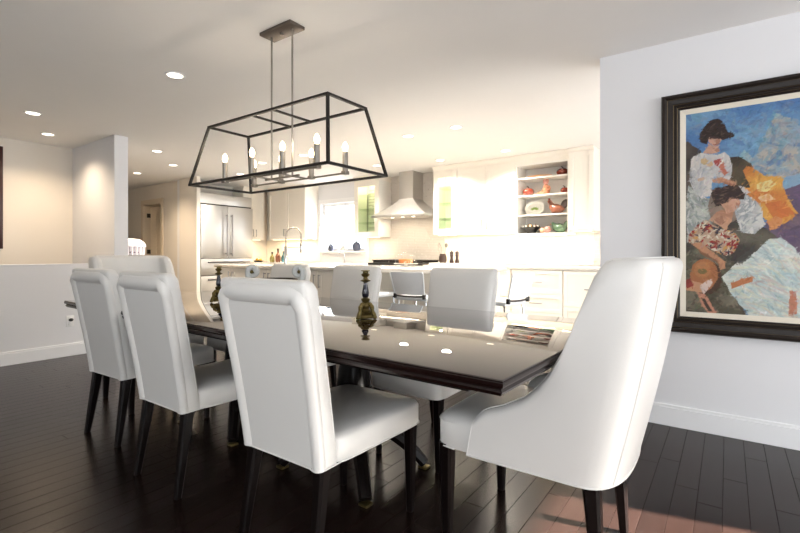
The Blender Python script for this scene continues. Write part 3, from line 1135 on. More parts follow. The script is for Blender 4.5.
dabs([(743, 164), (764, 176), (783, 177), (785, 194), (799, 214), (784, 224), (768, 222), (742, 186)], [(226, 170, 84), (204, 120, 56), (214, 146, 66), (190, 104, 52)], 50, .008, .022, .003, .007, 1.0, .55)
# big white dress
dress = [(742, 262), (758, 250), (768, 240), (780, 237), (793, 246), (806, 262), (840, 290), (880, 350), (776, 350), (750, 318), (736, 300), (722, 278), (732, 266)]
paint_v(dress, (220, 220, 208), (186, 204, 202))
md = inpoly(dress)
ci, cj = np.where(md)
cols = np.array([(226, 226, 206), (160, 196, 204), (230, 222, 176), (214, 176, 160), (188, 206, 206), (236, 234, 224), (150, 172, 180)]) / 255.
for _ in range(300):
    k = rng.randint(len(ci))
    u_ = (gx[ci[k], cj[k]] + .2) / .6
    a_ = R(-60) + R(80) * (1 - u_) + rng.normal() * .35
    rl, rs = rng.uniform(.025, .07), rng.uniform(.003, .007)
    dx_, dz_ = gx - gx[ci[k], cj[k]], gz - gz[ci[k], cj[k]]
    m_ = (((dx_ * math.cos(a_) + dz_ * math.sin(a_)) / rl) ** 2 + ((-dx_ * math.sin(a_) + dz_ * math.cos(a_)) / rs) ** 2 < 1) & md
    img[m_] = img[m_] * .6 + cols[rng.randint(len(cols))] * .4
paint([(731, 284), (744, 278), (754, 277), (753, 282), (742, 285), (732, 289)], (196, 110, 62), .9)
paint([(790, 290), (797, 292), (796, 314), (789, 316)], (196, 104, 74), .8)
paint([(734, 262), (748, 250), (756, 244), (752, 256), (742, 264)], (74, 72, 68), .8)
# straw hat with ribbons
paint(ell(707, 278, 15, 17), (84, 60, 44))
paint(ell(704, 275, 14, 16), (176, 110, 68))
paint(ell(702, 270, 8, 8), (190, 124, 76))
paint(ell(702, 271, 4, 3), (110, 104, 60), .8)
paint([(690, 280), (702, 284), (708, 279), (711, 284), (703, 292), (692, 292), (684, 290)], (206, 150, 112))
paint([(699, 286), (710, 279), (713, 283), (704, 294)], (224, 200, 188))
paint([(697, 292), (705, 294), (716, 312), (712, 319), (704, 308)], (206, 140, 112))
paint([(701, 297), (705, 299), (712, 311), (708, 311)], (74, 62, 52))
paint([(684, 280), (690, 279), (693, 286), (686, 289)], (150, 44, 40), .8)
# brush texture
for _ in range(6000):
    i, j = rng.randint(NZ), rng.randint(NX)
    a_ = rng.rand() * PI
    L_, S_ = rng.randint(2, 8), rng.uniform(.7, 1.6)
    i0, i1, j0, j1 = max(0, i - 9), min(NZ, i + 10), max(0, j - 9), min(NX, j + 10)
    jj, ii = np.meshgrid(np.arange(j0, j1) - j, np.arange(i0, i1) - i)
    m_ = ((jj * math.cos(a_) + ii * math.sin(a_)) / L_) ** 2 + ((-jj * math.sin(a_) + ii * math.cos(a_)) / S_) ** 2 < 1
    sub = img[i0:i1, j0:j1]
    sub[m_] = sub[m_] * .5 + np.clip(img[i, j] * rng.uniform(.86, 1.12) + rng.normal(size=3) * .018, 0, 1) * .5
verts = [(float(a), -.012, float(b) - pzb) for a, b in zip(gx.ravel(), gz.ravel())]
faces = [(i * NX + j, i * NX + j + 1, (i + 1) * NX + j + 1, (i + 1) * NX + j) for i in range(NZ - 1) for j in range(NX - 1)]
me = bpy.data.meshes.new('canvas')
me.from_pydata(verts, [], faces)
ca = me.color_attributes.new('paint', 'FLOAT_COLOR', 'POINT')
img = np.clip((img * .88 + img.mean(2, keepdims=True) * .12) * .92, 0, 1)
li = np.where(img <= .04045, img / 12.92, ((img + .055) / 1.055) ** 2.4)
ca.data.foreach_set('color', np.concatenate([li.reshape(-1, 3), np.ones((NX * NZ, 1))], 1).astype(np.float32).ravel())
mp_ = mat('oil_paint', 'FFFFFF', 0.5, bump=0.25, bscale=90, ior=1.3)
nd = mp_.node_tree.nodes.new('ShaderNodeVertexColor')
nd.layer_name = 'paint'
bs = mp_.node_tree.nodes['Principled BSDF']
for l_ in list(bs.inputs['Base Color'].links):
    mp_.node_tree.links.remove(l_)
mp_.node_tree.links.new(nd.outputs['Color'], bs.inputs['Base Color'])
me.materials.append(mp_)
me.polygons.foreach_set('use_smooth', [True] * len(me.polygons))
co_ = bpy.data.objects.new('canvas', me)
C.objects.link(co_)
co_.parent = pt_
co_['label'] = 'oil painted canvas with two women, orange cloth and blue sky'

# picture at the far left on the cream wall
lp = thing('framed_picture', 'dark red brown framed picture at the left edge on the cream wall', 'picture', (-6.68, 1.232, 1.13))
fr = MB().box(0, .035, -.335, -.300, 0, 1.155, .004).box(0, .035, .300, .335, 0, 1.155, .004).box(0, .035, -.300, .300, 0, .035, .004).box(0, .035, -.300, .300, 1.12, 1.155, .004)
fr.build('frame', M['redframe'], lp)
MB().box(.0, .012, -.300, .300, .035, 1.12).build('mat_board', M['mat'], lp, 0)
MB().box(.0, .014, -.20, .20, .16, 1.0).build('print', M['stone'], lp, 0)

# wall outlet on the half wall
ou = thing('wall_outlet', 'white wall outlet with a dark plug on the half wall', 'outlet', (HX, 1.870, .365))
MB().box(0, .007, -.036, .036, -.058, .058, .003).build('cover_plate', M['plastic'], ou)
MB().box(.007, .011, -.017, .017, -.042, .042, .002).build('receptacle', M['plastic'], ou)
MB().ball((.020, .004, .014), .016, .022, .017).build('plug', M['sockp'], ou)

# ------------------------------------------------------------------ recessed downlights
WARM = (1.0, 0.78, 0.55)
NEUT = (1.0, 0.91, 0.79)
cans = [((-3.313, 1.764), 'recessed ceiling downlight closest to the chandelier on the dining ceiling', 12, NEUT),
        ((-5.282, 1.462), 'recessed downlight over the half wall, nearer of the left pair', 44, WARM),
        ((-6.069, 1.813), 'recessed downlight in the stairwell corner, farther of the left pair', 60, WARM),
        ((-5.933, 2.926), 'recessed downlight at the hallway mouth beside the pier wall', 55, WARM),
        ((-6.668, 3.521), 'recessed hallway downlight nearest the refrigerator', 55, WARM),
        ((-7.798, 3.526), 'recessed hallway downlight deepest in the hall near the doorway', 90, WARM),
        ((-5.458, 4.183), 'recessed kitchen downlight above the left end of the island', 175, NEUT),
        ((-4.592, 4.178), 'recessed kitchen downlight above the island, second from its left end', 175, NEUT),
        ((-2.902, 4.193), 'recessed kitchen downlight above the counter stools, left one', 175, NEUT),
        ((-2.292, 4.188), 'recessed kitchen downlight above the counter stools, right one', 175, NEUT),
        ((-3.275, 5.520), 'recessed kitchen downlight in front of the range hood on its right', 175, NEUT),
        ((-4.239, 5.313), 'recessed kitchen downlight in front of the range hood on its left', 175, NEUT),
        ((-6.518, 4.559), 'recessed kitchen downlight nearest the refrigerator doors', 175, NEUT),
        ((-2.30, 5.50), 'recessed kitchen downlight before the open display shelves', 175, NEUT),
        ((-9.60, 5.10), 'added unseen downlight in the room beyond the hallway door', 50, WARM)]  # unseen lamp, added to warm the interior behind the doorway
for (x, y), lab, en, colr in cans:
    t = thing('recessed_light', lab, 'downlight', (x, y, CEIL), 0, 'recessed ceiling downlights')
    MB().lathe([(.052, -.001), (.054, -.006), (.066, -.006), (.070, -.001), (.070, 0), (.052, 0)], 28).build('trim_ring', M['trim'], t)
    MB().lathe([(.0, -.003), (.053, -.003), (.053, 0), (0, 0)], 28).build('lens', M['can'], t)
    lamp_light('downlight_beam', 'SPOT', (0, 0, -.02), en, colr, t, size=.05, spot=R(140), blend=.8)

# ------------------------------------------------------------------ kitchen cabinets
def shaker(mb, x0, x1, z0, z1, y, rail=.055, t=.02):
    # shaker panel, outer face at y-t, facing -y
    mb.box(x0, x0 + rail, y - t, y, z0, z1, .0015, 1).box(x1 - rail, x1, y - t, y, z0, z1, .0015, 1)
    mb.box(x0 + rail, x1 - rail, y - t, y, z0, z0 + rail, .0015, 1).box(x0 + rail, x1 - rail, y - t, y, z1 - rail, z1, .0015, 1)
    mb.box(x0 + rail, x1 - rail, y - t * .45, y, z0 + rail, z1 - rail)
    return mb


def vpull(x, z0, z1, y, m, parent):
    MB().tube([(x, y, z0 + .01), (x, y - .03, z0 + .01)], .004, 8).tube([(x, y, z1 - .01), (x, y - .03, z1 - .01)], .004, 8).tube([(x, y - .03, z0), (x, y - .03, z1)], .0055, 8).build('handle', m, parent)


def hpull(x0, x1, z, y, m, parent):
    MB().tube([(x0 + .01, y, z), (x0 + .01, y - .03, z)], .004, 8).tube([(x1 - .01, y, z), (x1 - .01, y - .03, z)], .004, 8).tube([(x0, y - .03, z), (x1, y - .03, z)], .0055, 8).build('handle', m, parent)


def carcass(w, d, z0, z1, m, parent, shelves=(), th=.019, shelf_mat=None):
    mb = MB().box(-w / 2, -w / 2 + th, 0, d, z0, z1).box(w / 2 - th, w / 2, 0, d, z0, z1).box(-w / 2 + th, w / 2 - th, 0, d, z0, z0 + th).box(-w / 2 + th, w / 2 - th, 0, d, z1 - th, z1).box(-w / 2 + th, w / 2 - th, d - .01, d, z0 + th, z1 - th)
    mb.build('body', m, parent, 0)
    for z in shelves:
        MB().box(-w / 2 + th, w / 2 - th, .012, d - .01, z - .009, z + .009).build('shelf', shelf_mat or m, parent, 0)


UZ0, UZ1 = 1.36, 2.30
UF = 5.92   # upper cabinet front plane (back wall)


def crown(w, d, parent, z1=UZ1, h=None):
    h = h or CEIL - z1 - .002
    prof = [(0.0, 0.0), (-.012, 0.0), (-.016, h * .35), (-.045, h * .8), (-.045, h), (0.0, h)]
    rings = [[(x, p[0], z1 + p[1]) for p in prof] for x in (-w / 2, w / 2)]
    mb = MB().loft(rings).box(-w / 2, w / 2, 0, d, z1, z1 + h)
    mb.build('crown', M['cab'], parent, 0)


def upper(label, cx, w, ndoor, loc=None, rotz=0, d=.325, z0=UZ0, z1=UZ1, handles=True, lit=True):
    t = thing('wall_cabinet', label, 'cabinet', loc or (cx, UF, 0), rotz)
    MB().box(-w / 2, w / 2, 0, d, z0, z1, .001, 1).build('body', M['cab'], t, 0)
    for k in range(ndoor):
        a = -w / 2 + .003 + k * (w / ndoor)
        b = a + w / ndoor - .005
        dm = shaker(MB(), a, b, z0 + .003, z1 - .003, -.001).build('door', M['cab'], t, 0)
        if handles:
            hx_ = (b - .035) if (k == 0 and ndoor > 1) else (a + .035)
            vpull(hx_, z0 + .06, z0 + .20, -.021, M['steeld'], dm)
    crown(w, d, t, z1)
    if lit:
        MB().box(-w / 2 + .05, w / 2 - .05, .05, .075, z0 - .010, z0 - .001).build('light_strip', M['led'], t, 0)
        lamp_light('under_cabinet_led', 'AREA', (0, .10, z0 - .014), 9.0 * w, (1, .82, .58), t, size=w - .1, size_y=.03)
    return t


def glass_cab(label, x0, x1):
    w = x1 - x0
    t = thing('glass_cabinet', label, 'cabinet', ((x0 + x1) / 2, UF, 0))
    carcass(w, .325, UZ0, UZ1, M['cabi'], t, [1.60, 1.83, 2.07], shelf_mat=M['gglass'])
    dm = MB()
    z0, z1, rail = UZ0 + .003, UZ1 - .003, .085
    a, b = -w / 2 + .003, w / 2 - .003
    dm.box(a, a + rail, -.021, -.001, z0, z1).box(b - rail, b, -.021, -.001, z0, z1).box(a + rail, b - rail, -.021, -.001, z0, z0 + rail).box(a + rail, b - rail, -.021, -.001, z1 - rail, z1)
    do = dm.build('door', M['cab'], t, 0)
    MB().box(a + rail, b - rail, -.012, -.008, z0 + rail, z1 - rail).build('pane', M['gglass'], do, 0)
    crown(w, .325, t)
    lamp_light('cabinet_light', 'POINT', (0, .16, UZ1 - .06), 4.0, (1, .86, .62), t, size=.03)
    MB().box(-w / 2 + .05, w / 2 - .05, .05, .075, UZ0 - .010, UZ0 - .001).build('light_strip', M['led'], t, 0)
    lamp_light('under_cabinet_led', 'AREA', (0, .10, UZ0 - .014), 9.0 * w, (1, .82, .58), t, size=w - .1, size_y=.03)


upper('cream two door wall cabinet on the back wall left of the window', -6.96, 1.06, 2)
upper('cream two door wall cabinet beside the refrigerator', 0, .50, 2, loc=(-7.655, 5.66, 0), rotz=R(90))
glass_cab('cream cabinet with green glass door between the window and range hood', -5.21, -4.672)
glass_cab('cream cabinet with green glass door right of the range hood', -3.62, -3.215)
upper('white two door wall cabinet beside the open display shelves', -2.768, .885, 2)
# display shelf unit
dsx0, dsx1 = -2.322, -1.618
ds = thing('display_shelf_unit', 'white open display shelves holding pumpkins, a hen and dishes', 'shelf unit', ((dsx0 + dsx1) / 2, UF - .02, 0))
DS_Z = [1.585, 1.845, 2.078]
dw = dsx1 - dsx0
carcass(dw, .345, 1.325, UZ1 - .03, M['cabi'], ds, DS_Z, th=.022)
MB().box(-dw / 2, dw / 2, 0, .345, UZ1 - .03, UZ1).build('head_rail', M['cab'], ds, 0)
crown(dw, .345, ds)
MB().box(-dw / 2 + .05, dw / 2 - .05, .05, .075, 1.315, 1.324).build('light_strip', M['led'], ds, 0)
lamp_light('under_cabinet_led', 'AREA', (0, .10, 1.31), 8.0, (1, .82, .58), ds, size=.6, size_y=.03)
tc_ = upper('plain white wall cabinet at the right end of the kitchen', 0, .30, 1, loc=(-1.466, UF - .05, 0), d=.375, z1=2.33, handles=False)

# base cabinets on the back wall
BF = 5.645
def drawers(label, x0, x1, splits):
    w = x1 - x0
    t = thing('drawer_cabinet', label, 'cabinet', ((x0 + x1) / 2, BF, 0))
    MB().box(-w / 2, w / 2, 0, .59, .10, .874).box(-w / 2, w / 2, .06, .59, 0, .10).build('body', M['cab'], t, 0)
    for a, b in splits:
        dm = shaker(MB(), -w / 2 + .003, w / 2 - .003, a, b, -.001, .05).build('drawer', M['cab'], t, 0)
        hpull(-.08, .08, (a + b) / 2, -.021, M['steeld'], dm)


sp3 = [(.575, .865), (.345, .570), (.110, .340)]
drawers('white three drawer base cabinet behind the rightmost stool', -2.27, -1.62, sp3)
drawers('white drawer base cabinet at the right end of the back counter', -1.615, -.95, [(.44, .865), (.110, .435)])
drawers('white drawer base cabinet left of the rightmost stool', -2.95, -2.275, sp3)
drawers('white drawer base cabinet just right of the range', -3.62, -2.955, sp3)


def base_doors(label, loc, w, rotz=0):
    t = thing('base_cabinet', label, 'cabinet', loc, rotz)
    MB().box(-w / 2, w / 2, 0, .59, .10, .874).box(-w / 2, w / 2, .06, .59, 0, .10).build('body', M['cab'], t, 0)
    for k in range(2):
        a = -w / 2 + .003 + k * w / 2
        b = a + w / 2 - .005
        dm = shaker(MB(), a, b, .11, .865, -.001).build('door', M['cab'], t, 0)
        vpull(b - .04 if k == 0 else a + .04, .66, .82, -.021, M['steeld'], dm)


base_doors('white base cabinet under the window left of the range', (-4.99, BF, 0), .62)
base_doors('white sink base cabinet under the kitchen window', (-5.755, BF, 0), .90)
base_doors('white corner base cabinet on the back wall', (-6.78, BF, 0), 1.14)
base_doors('white base cabinet between the refrigerator and back corner', (-7.37, 5.53, 0), .22, R(90))

# countertops
ct = MB().box(-3.62, -.93, 5.61, KY - .001, .876, .914, .003).build('countertop', M['counter'])
tag(ct, 'pale stone countertop along the back wall under the display shelves', 'countertop')
ct = MB().box(-7.35, -4.68, 5.61, KY - .001, .876, .914, .003).box(KX + .001, -7.35, 5.41, KY - .001, .876, .914).build('countertop', M['counter'])
tag(ct, 'pale stone countertop under the kitchen window', 'countertop')

# range
rg = thing('range', 'steel range with black cooktop under the hood', 'range', (-4.15, 5.60, 0))
MB().box(-.52, .52, .0, .60, .09, .90, .006).box(-.50, .50, .04, .58, 0, .09).build('body', M['steel'], rg)
MB().box(-.515, .515, .01, .60, .901, .935, .003).build('cooktop', M['black'], rg)
for k in range(3):
    g = MB()
    for q in range(5):
        x = -.46 + k * .32 + q * .07
        g.bar((x, .06, .975), (x, .58, .975), .014)
    g.bar((-.47 + k * .32, .10, .955), (-.17 + k * .32, .10, .955), .02, .04).bar((-.47 + k * .32, .54, .955), (-.17 + k * .32, .54, .955), .02, .04)
    g.build('grate', M['black'], rg, 0)
dd = MB().box(-.46, .46, -.03, -.001, .20, .68, .006).build('oven_door', M['steel'], rg)
MB().tube([(-.42, -.055, .70), (.42, -.055, .70)], .010).tube([(-.40, -.055, .70), (-.40, -.001, .70)], .007, 8).tube([(.40, -.055, .70), (.40, -.001, .70)], .007, 8).build('handle', M['steeld'], dd)
for k in range(6):
    MB().tube([(-.40 + k * .16, -.03, .81), (-.40 + k * .16, .0, .81)], .022, 14).build('knob', M['steeld'], rg)

# range hood
hd = thing('range_hood', 'stainless steel chimney range hood on the stacked stone wall', 'range hood', (-4.155, KY - .022, 0))
prof = []
hz0, hz1 = 1.69, 1.955
rings = []
for k in range(13):
    t = k / 12
    e = (1 - t) ** 1.3
    hw = .135 + (.505 - .135) * e
    dep = .28 + (.53 - .28) * e
    z = hz0 + (hz1 - hz0) * t
    rings.append([(-hw, 0, z), (hw, 0, z), (hw, -dep, z), (-hw, -dep, z)])
hc = MB().loft(rings).build('canopy', M['steel'], hd, 30)
MB().box(-.510, .510, -.535, 0, 1.652, 1.690, .003).build('rim', M['steel'], hc)
for x in (-.18, .02, .22):
    MB().lathe([(.0, -.001), (.025, -.001), (.025, .003)], 16, (x, -.40, 1.650)).build('hood_lamp', M['can'], hc)
lamp_light('hood_light', 'AREA', (0, -.35, 1.645), 7, (1, .84, .62), hd, size=.8, size_y=.1)
MB().box(-.135, .135, -.28, 0, hz1, CEIL - .001, .002).build('chimney', M['steel'], hd)

# refrigerator: front plane x=-7.34, faces +x
FW = 1.065
fg = thing('refrigerator', 'built in stainless steel refrigerator with double doors and lower drawers', 'refrigerator', (-7.34, 4.867, 0), R(90))
MB().box(-FW / 2, FW / 2, .03, .63, 0.0, 2.14, .003).build('body', M['steeld'], fg)
MB().box(-FW / 2 + .01, FW / 2 - .01, 0, .029, 1.955, 2.13, .003).build('top_grille', M['steel'], fg)
MB().box(-FW / 2 + .02, FW / 2 - .02, 0.012, .029, 1.935, 1.953).build('vent_gap', M['black'], fg, 0)
for s in (-1, 1):
    x0, x1 = (-FW / 2 + .01, -.003) if s < 0 else (.003, FW / 2 - .01)
    do = MB().box(x0, x1, -.03, .029, 1.0, 1.93, .006).build('door', M['steel'], fg)
    hxx = s * .05
    MB().tube([(hxx, -.085, 1.03), (hxx, -.085, 1.78)], .013, 12).tube([(hxx, -.085, 1.08), (hxx, -.03, 1.08)], .008, 8).tube([(hxx, -.085, 1.76), (hxx, -.03, 1.76)], .008, 8).build('handle', M['steeld'], do)
for a, b in ((.70, .99), (.10, .69)):
    do = MB().box(-FW / 2 + .01, FW / 2 - .01, -.03, .029, a, b, .006).build('drawer', M['steel'], fg)
    z = b - .06
    MB().tube([(-.42, -.085, z), (.42, -.085, z)], .013, 12).tube([(-.38, -.085, z), (-.38, -.03, z)], .008, 8).tube([(.38, -.085, z), (.38, -.03, z)], .008, 8).build('handle', M['steeld'], do)

# ------------------------------------------------------------------ island
it = MB().box(-6.19, -2.02, 3.88, 4.88, .874, .914, .004).build('countertop', M['counter'])
tag(it, 'pale stone island countertop with faucet and cake dome', 'countertop')
IF = 3.96
for i_, (x0, x1, lab) in enumerate(((-6.15, -5.50, 'white two door island cabinet at the end nearest the refrigerator'), (-5.497, -4.55, 'white two door island cabinet in the middle of the island'), (-4.547, -3.60, 'white two door island cabinet beside the stool seating'))):
    w_i = x1 - x0
    t = thing('island_cabinet', lab, 'cabinet', ((x0 + x1) / 2, IF, 0))
    MB().box(-w_i / 2, w_i / 2, 0, .86, .10, .872).box(-w_i / 2, w_i / 2, .06, .80, 0, .10).build('body', M['cab'], t, 0)
    for k in range(2):
        a = -w_i / 2 + .003 + k * w_i / 2
        b = a + w_i / 2 - .005
        dm = shaker(MB(), a, b, .11, .865, -.001).build('door', M['cab'], t, 0)
        vpull(b - .04 if k == 0 else a + .04, .66, .82, -.021, M['steeld'], dm)
t = thing('island_seating_base', 'white panelled island base behind the counter stools', 'cabinet', (-2.84, 4.30, 0))
bbm = MB().box(-.757, .757, 0, .52, 0, .872)
bbm.build('body', M['cab'], t, 0)
for k in range(3):
    shaker(MB(), -.75 + k * .502, -.25 + k * .502, .12, .865, -.001).build('panel', M['cab'], t, 0)

# faucet on the island
fc = thing('faucet', 'tall chrome spring faucet standing on the kitchen island', 'faucet', (-5.28, 4.47, .914), R(30))
MB().lathe([(.035, 0), (.035, .012), (.024, .016), (.024, .26), (.020, .27)], 18).build('body', M['chrome'], fc)
pth = [(0, 0, .25)] + [(0, 0, .40)] + [(.115 - .115 * math.cos(R(a)), 0, .43 + .115 * math.sin(R(a))) for a in range(0, 181, 15)] + [(.23, 0, .40), (.23, 0, .32)]
MB().tube(pth, .0095, 10).build('spring_hose', M['nickel'], fc)
MB().lathe([(.012, .17), (.017, .19), (.017, .29), (.011, .32)], 14, (.23, 0, 0)).build('spray_head', M['chrome'], fc)
MB().tube([(0, 0, .255), (.23, 0, .255)], .006, 8).tube([(.022, 0, .08), (.03, -.09, .12)], .007, 8).build('support_arm', M['chrome'], fc)

# cake dome on the island
cd = thing('cake_dome', 'clear glass cake dome over a brown cake on the island', 'cake stand', (-3.16, 4.52, .914))
MB().lathe([(.0, 0), (.06, 0), (.055, .008), (.02, .014), (.02, .03), (.145, .036), (.15, .044), (.0, .044)], 28).build('stand', M['dish'], cd)
MB().lathe([(.0, .045), (.085, .045), (.088, .085), (.08, .095), (.0, .10)], 24).build('cake', M['cake'], cd)
gd = MB().lathe([(.132, .045), (.132, .10), (.118, .138), (.08, .162), (.02, .172), (.006, .174)], 28)
gdo = gd.build('glass_dome', M['glass'], cd)
MB().ball((0, 0, .184), .013).build('knob', M['glass'], gdo)

# tiny groceries/decor on back counters
def bottle(x, y, z, h, r, m, label, neck=.35):
    o = thing('bottle', label, 'bottle', (x, y, z), 0, 'bottles on the back counter')
    MB().lathe([(0, 0), (r * .8, 0), (r, h * .12), (r, h * .42), (r * .75, h * .56), (r * neck, h * .66), (r * neck, h * .86)], 16).build('body', m, o)
    MB().lathe([(r * neck * 1.2, h * .86), (r * neck * 1.2, h), (0, h)], 12).build('stopper', M['wood'], o)


bottle(-7.53, 6.02, .914, .20, .050, M['bottleg'], 'olive green round bottle on the back counter')
bottle(-7.36, 6.03, .914, .27, .055, M['bottler'], 'amber brown bottle on the back counter, tallest of three')
bottle(-7.18, 6.02, .914, .22, .050, M['bottleb'], 'dark teal bottle on the back counter beside the faucet')
t = thing('fruit_dish', 'small dark dish of yellow fruit beside the refrigerator', 'dish', (-7.62, 5.75, .914))
MB().lathe([(0, 0), (.06, 0), (.11, .03), (.105, .032), (.05, .012), (0, .012)], 20).build('dish', M['wood'], t)
for k, (a, b) in enumerate(((-.04, 0), (.04, .02), (0, -.03))):
    MB().ball((a, b, .045), .035, .03, .03).build('fruit', M['yellowf'], t)

# window sill pots
def pot(x, label, leaf, s=1.0):
    o = thing('potted_plant', label, 'plant pot', (x, KY - .045, kz0))
    MB().lathe([(0, 0), (.04 * s, 0), (.062 * s, .04 * s), (.066 * s, .075 * s), (.045 * s, .115 * s), (.048 * s, .125 * s), (.038 * s, .122 * s), (.0, .10 * s)], 20).build('pot', M['bluepot'], o)
    rnd = random.Random(int(-x * 100))
    for k in range(leaf):
        a = rnd.random() * 2 * PI
        L = rnd.uniform(.05, .10) * s
        lf = MB()
        p0 = Vector((0, 0, .11 * s))
        d_ = Vector((math.cos(a) * .7, math.sin(a) * .35, .8)).normalized()
        sd = Vector((-math.sin(a), math.cos(a), 0)) * .012
        p1 = p0 + d_ * L * .5
        p2 = p0 + d_ * L + Vector((0, 0, -.01))
        lf.loft([[p0 - sd * .2, p0 + sd * .2, p0 + sd * .2 + Vector((0, 0, .003)), p0 - sd * .2 + Vector((0, 0, .003))], [p1 - sd, p1 + sd, p1 + sd + Vector((0, 0, .003)), p1 - sd + Vector((0, 0, .003))], [p2 - sd * .1, p2 + sd * .1, p2 + sd * .1 + Vector((0, 0, .002)), p2 - sd * .1 + Vector((0, 0, .002))]])
        lf.build('leaf', M['plant'], o, 0)


pot(-6.06, 'blue grey pot with a leafy plant on the window sill', 14, .95)
pot(-5.42, 'round blue grey pot with short stems at the right of the sill', 6, 1.25)
t = thing('sill_figurine', 'small grey shell ornament between the two pots on the sill', 'ornament', (-5.76, KY - .05, kz0))
MB().ball((0, 0, .04), .055, .03, .04).build('body', M['pewter'], t)
MB().tube([(-.03, 0, .07), (-.01, 0, .10), (.03, 0, .09), (.05, 0, .06)], [.012, .016, .014, .006], 8).build('crest', M['pewter'], t)
# small faucet at the window sink
t = thing('sink_faucet', 'small chrome faucet at the window sink', 'faucet', (-5.62, 6.10, .914))
MB().lathe([(.022, 0), (.022, .01), (.011, .014), (.011, .16)], 14).build('body', M['chrome'], t)
MB().tube([(0, 0, .15), (0, -.02, .20), (0, -.07, .225), (0, -.12, .20), (0, -.13, .16)], .008, 8).build('spout', M['chrome'], t)

# utensils, pepper mills
t = thing('tray', 'flat white tray under the utensil jar and pepper mills', 'tray', (-3.33, 5.86, .914))
MB().box(-.27, .27, -.12, .12, 0, .016, .004).build('plate', M['dish'], t)
MB().box(-.27, .27, -.12, -.108, .016, .028, .003).box(-.27, .27, .108, .12, .016, .028, .003).box(-.27, -.258, -.108, .108, .016, .028, .003).box(.258, .27, -.108, .108, .016, .028, .003).build('lip', M['dish'], t)
uj = thing('utensil_jar', 'dark pottery jar holding wire kitchen utensils', 'jar', (-3.43, 5.86, .930))
MB().lathe([(0, 0), (.045, 0), (.06, .05), (.058, .10), (.046, .135), (.05, .145), (.042, .143), (.04, .10), (0, .02)], 20).build('jar', M['wood'], uj)
wk = MB()
for k in range(5):
    a = PI * k / 5
    wk.tube([(-.03 + .0 * q, 0, .13) if q == 0 else (-.035 - .03 * math.sin(R(q * 12)) * math.cos(a) - .03 * q / 15, .03 * math.sin(R(q * 12)) * math.sin(a), .13 + .012 * q) for q in range(16)], .0016, 5)
wk.build('whisk', M['steeld'], uj)
sp_ = MB().tube([(.01, 0, .02), (.05, .0, .24)], .004, 8).ball((.06, 0, .27), .028, .008, .035)
sp_.build('spoon', M['nickel'], uj)
def mill(x, y, label):
    o = thing('pepper_mill', label, 'pepper mill', (x, y, .930), 0, 'pepper mills by the range')
    MB().lathe([(0, 0), (.032, 0), (.033, .03), (.022, .075), (.022, .10), (.03, .13), (.024, .14)], 18).build('body', M['wood'], o)
    MB().lathe([(.022, .14), (.030, .15), (.030, .168), (.018, .180), (.008, .184), (.008, .195), (0, .197)], 18).build('cap', M['wood'], o)


mill(-3.28, 5.86, 'dark wooden pepper mill next to the utensil jar')
mill(-3.19, 5.86, 'dark wooden pepper mill farther right on the tray')

# ------------------------------------------------------------------ display shelf contents
SY = 6.06
def on(i):
    return [1.325 + .022, DS_Z[0] + .009, DS_Z[1] + .009, DS_Z[2] + .009][i]


def pumpkin(x, y, z, r, label, squash=.78):
    o = thing('ceramic_pumpkin', label, 'pumpkin', (x, y, z), 0, 'glazed pumpkins on the display shelves')
    n = 48
    rings = []
    for i in range(13):
        a = -PI / 2 + PI * i / 12
        ring = []
        for k in range(n):
            th = 2 * PI * k / n
            rr = r * max(math.cos(a), .02) ** .8 * (1 - .07 * abs(math.cos(4 * th)) ** 3)
            ring.append((rr * math.cos(th), rr * math.sin(th), r * squash + r * squash * math.sin(a) * (1 if a < 0 else .92)))
        rings.append(ring)
    MB().loft(rings).build('body', M['pumpkin'], o)
    MB().tube([(0, 0, r * squash * 1.85), (.003, 0, r * squash * 2.05), (-.01, 0, r * squash * 2.3), (-.022, 0, r * squash * 2.42)], [.012, .008, .006, .005], 8).build('stem', M['stem'], o)


pumpkin(-1.745, SY, on(3), .078, 'large dark red ceramic pumpkin on the top shelf', .68)
pumpkin(-2.195, SY - .02, on(2), .078, 'orange red ceramic pumpkin at the left of the second shelf', .74)
pumpkin(-1.720, SY, on(2), .052, 'small round red ceramic pumpkin at the right of the second shelf', .85)
t = thing('shallow_dish', 'pale peach shallow dish leaning on the top shelf', 'dish', (-2.06, SY + .03, on(3)))
rings = []
MB().lathe([(0, 0), (.10, .0), (.17, .035), (.165, .040), (.095, .010), (0, .010)], 32, sy=.6).build('dish', M['peach'], t)
MB().ball((-.03, 0, .022), .06, .04, .022).ball((.06, .01, .02), .04, .03, .02).build('fruit_relief', M['peach'], t)
# seated figurine
fgm = thing('seated_figurine', 'pink terracotta seated figurine in the middle of the second shelf', 'figurine', (-1.965, SY, on(2)))
MB().ball((.0, 0, .055), .055, .045, .055).ball((.005, 0, .105), .04, .035, .045).tube([(-.02, -.02, .03), (-.08, -.04, .022), (-.12, -.04, .012)], [.03, .024, .012], 10).tube([(.04, 0, .12), (.055, -.01, .08), (.03, -.03, .05)], .014, 8).ball((0, 0, .012), .07, .05, .012).build('body', M['terra'], fgm)
MB().ball((.0, 0, .180), .038, .036, .042).tube([(0, 0, .13), (0, 0, .16)], .014, 8).build('head', M['skin'], fgm)
MB().ball((.0, .008, .195), .040, .036, .034).build('hair', M['terra'], fgm)
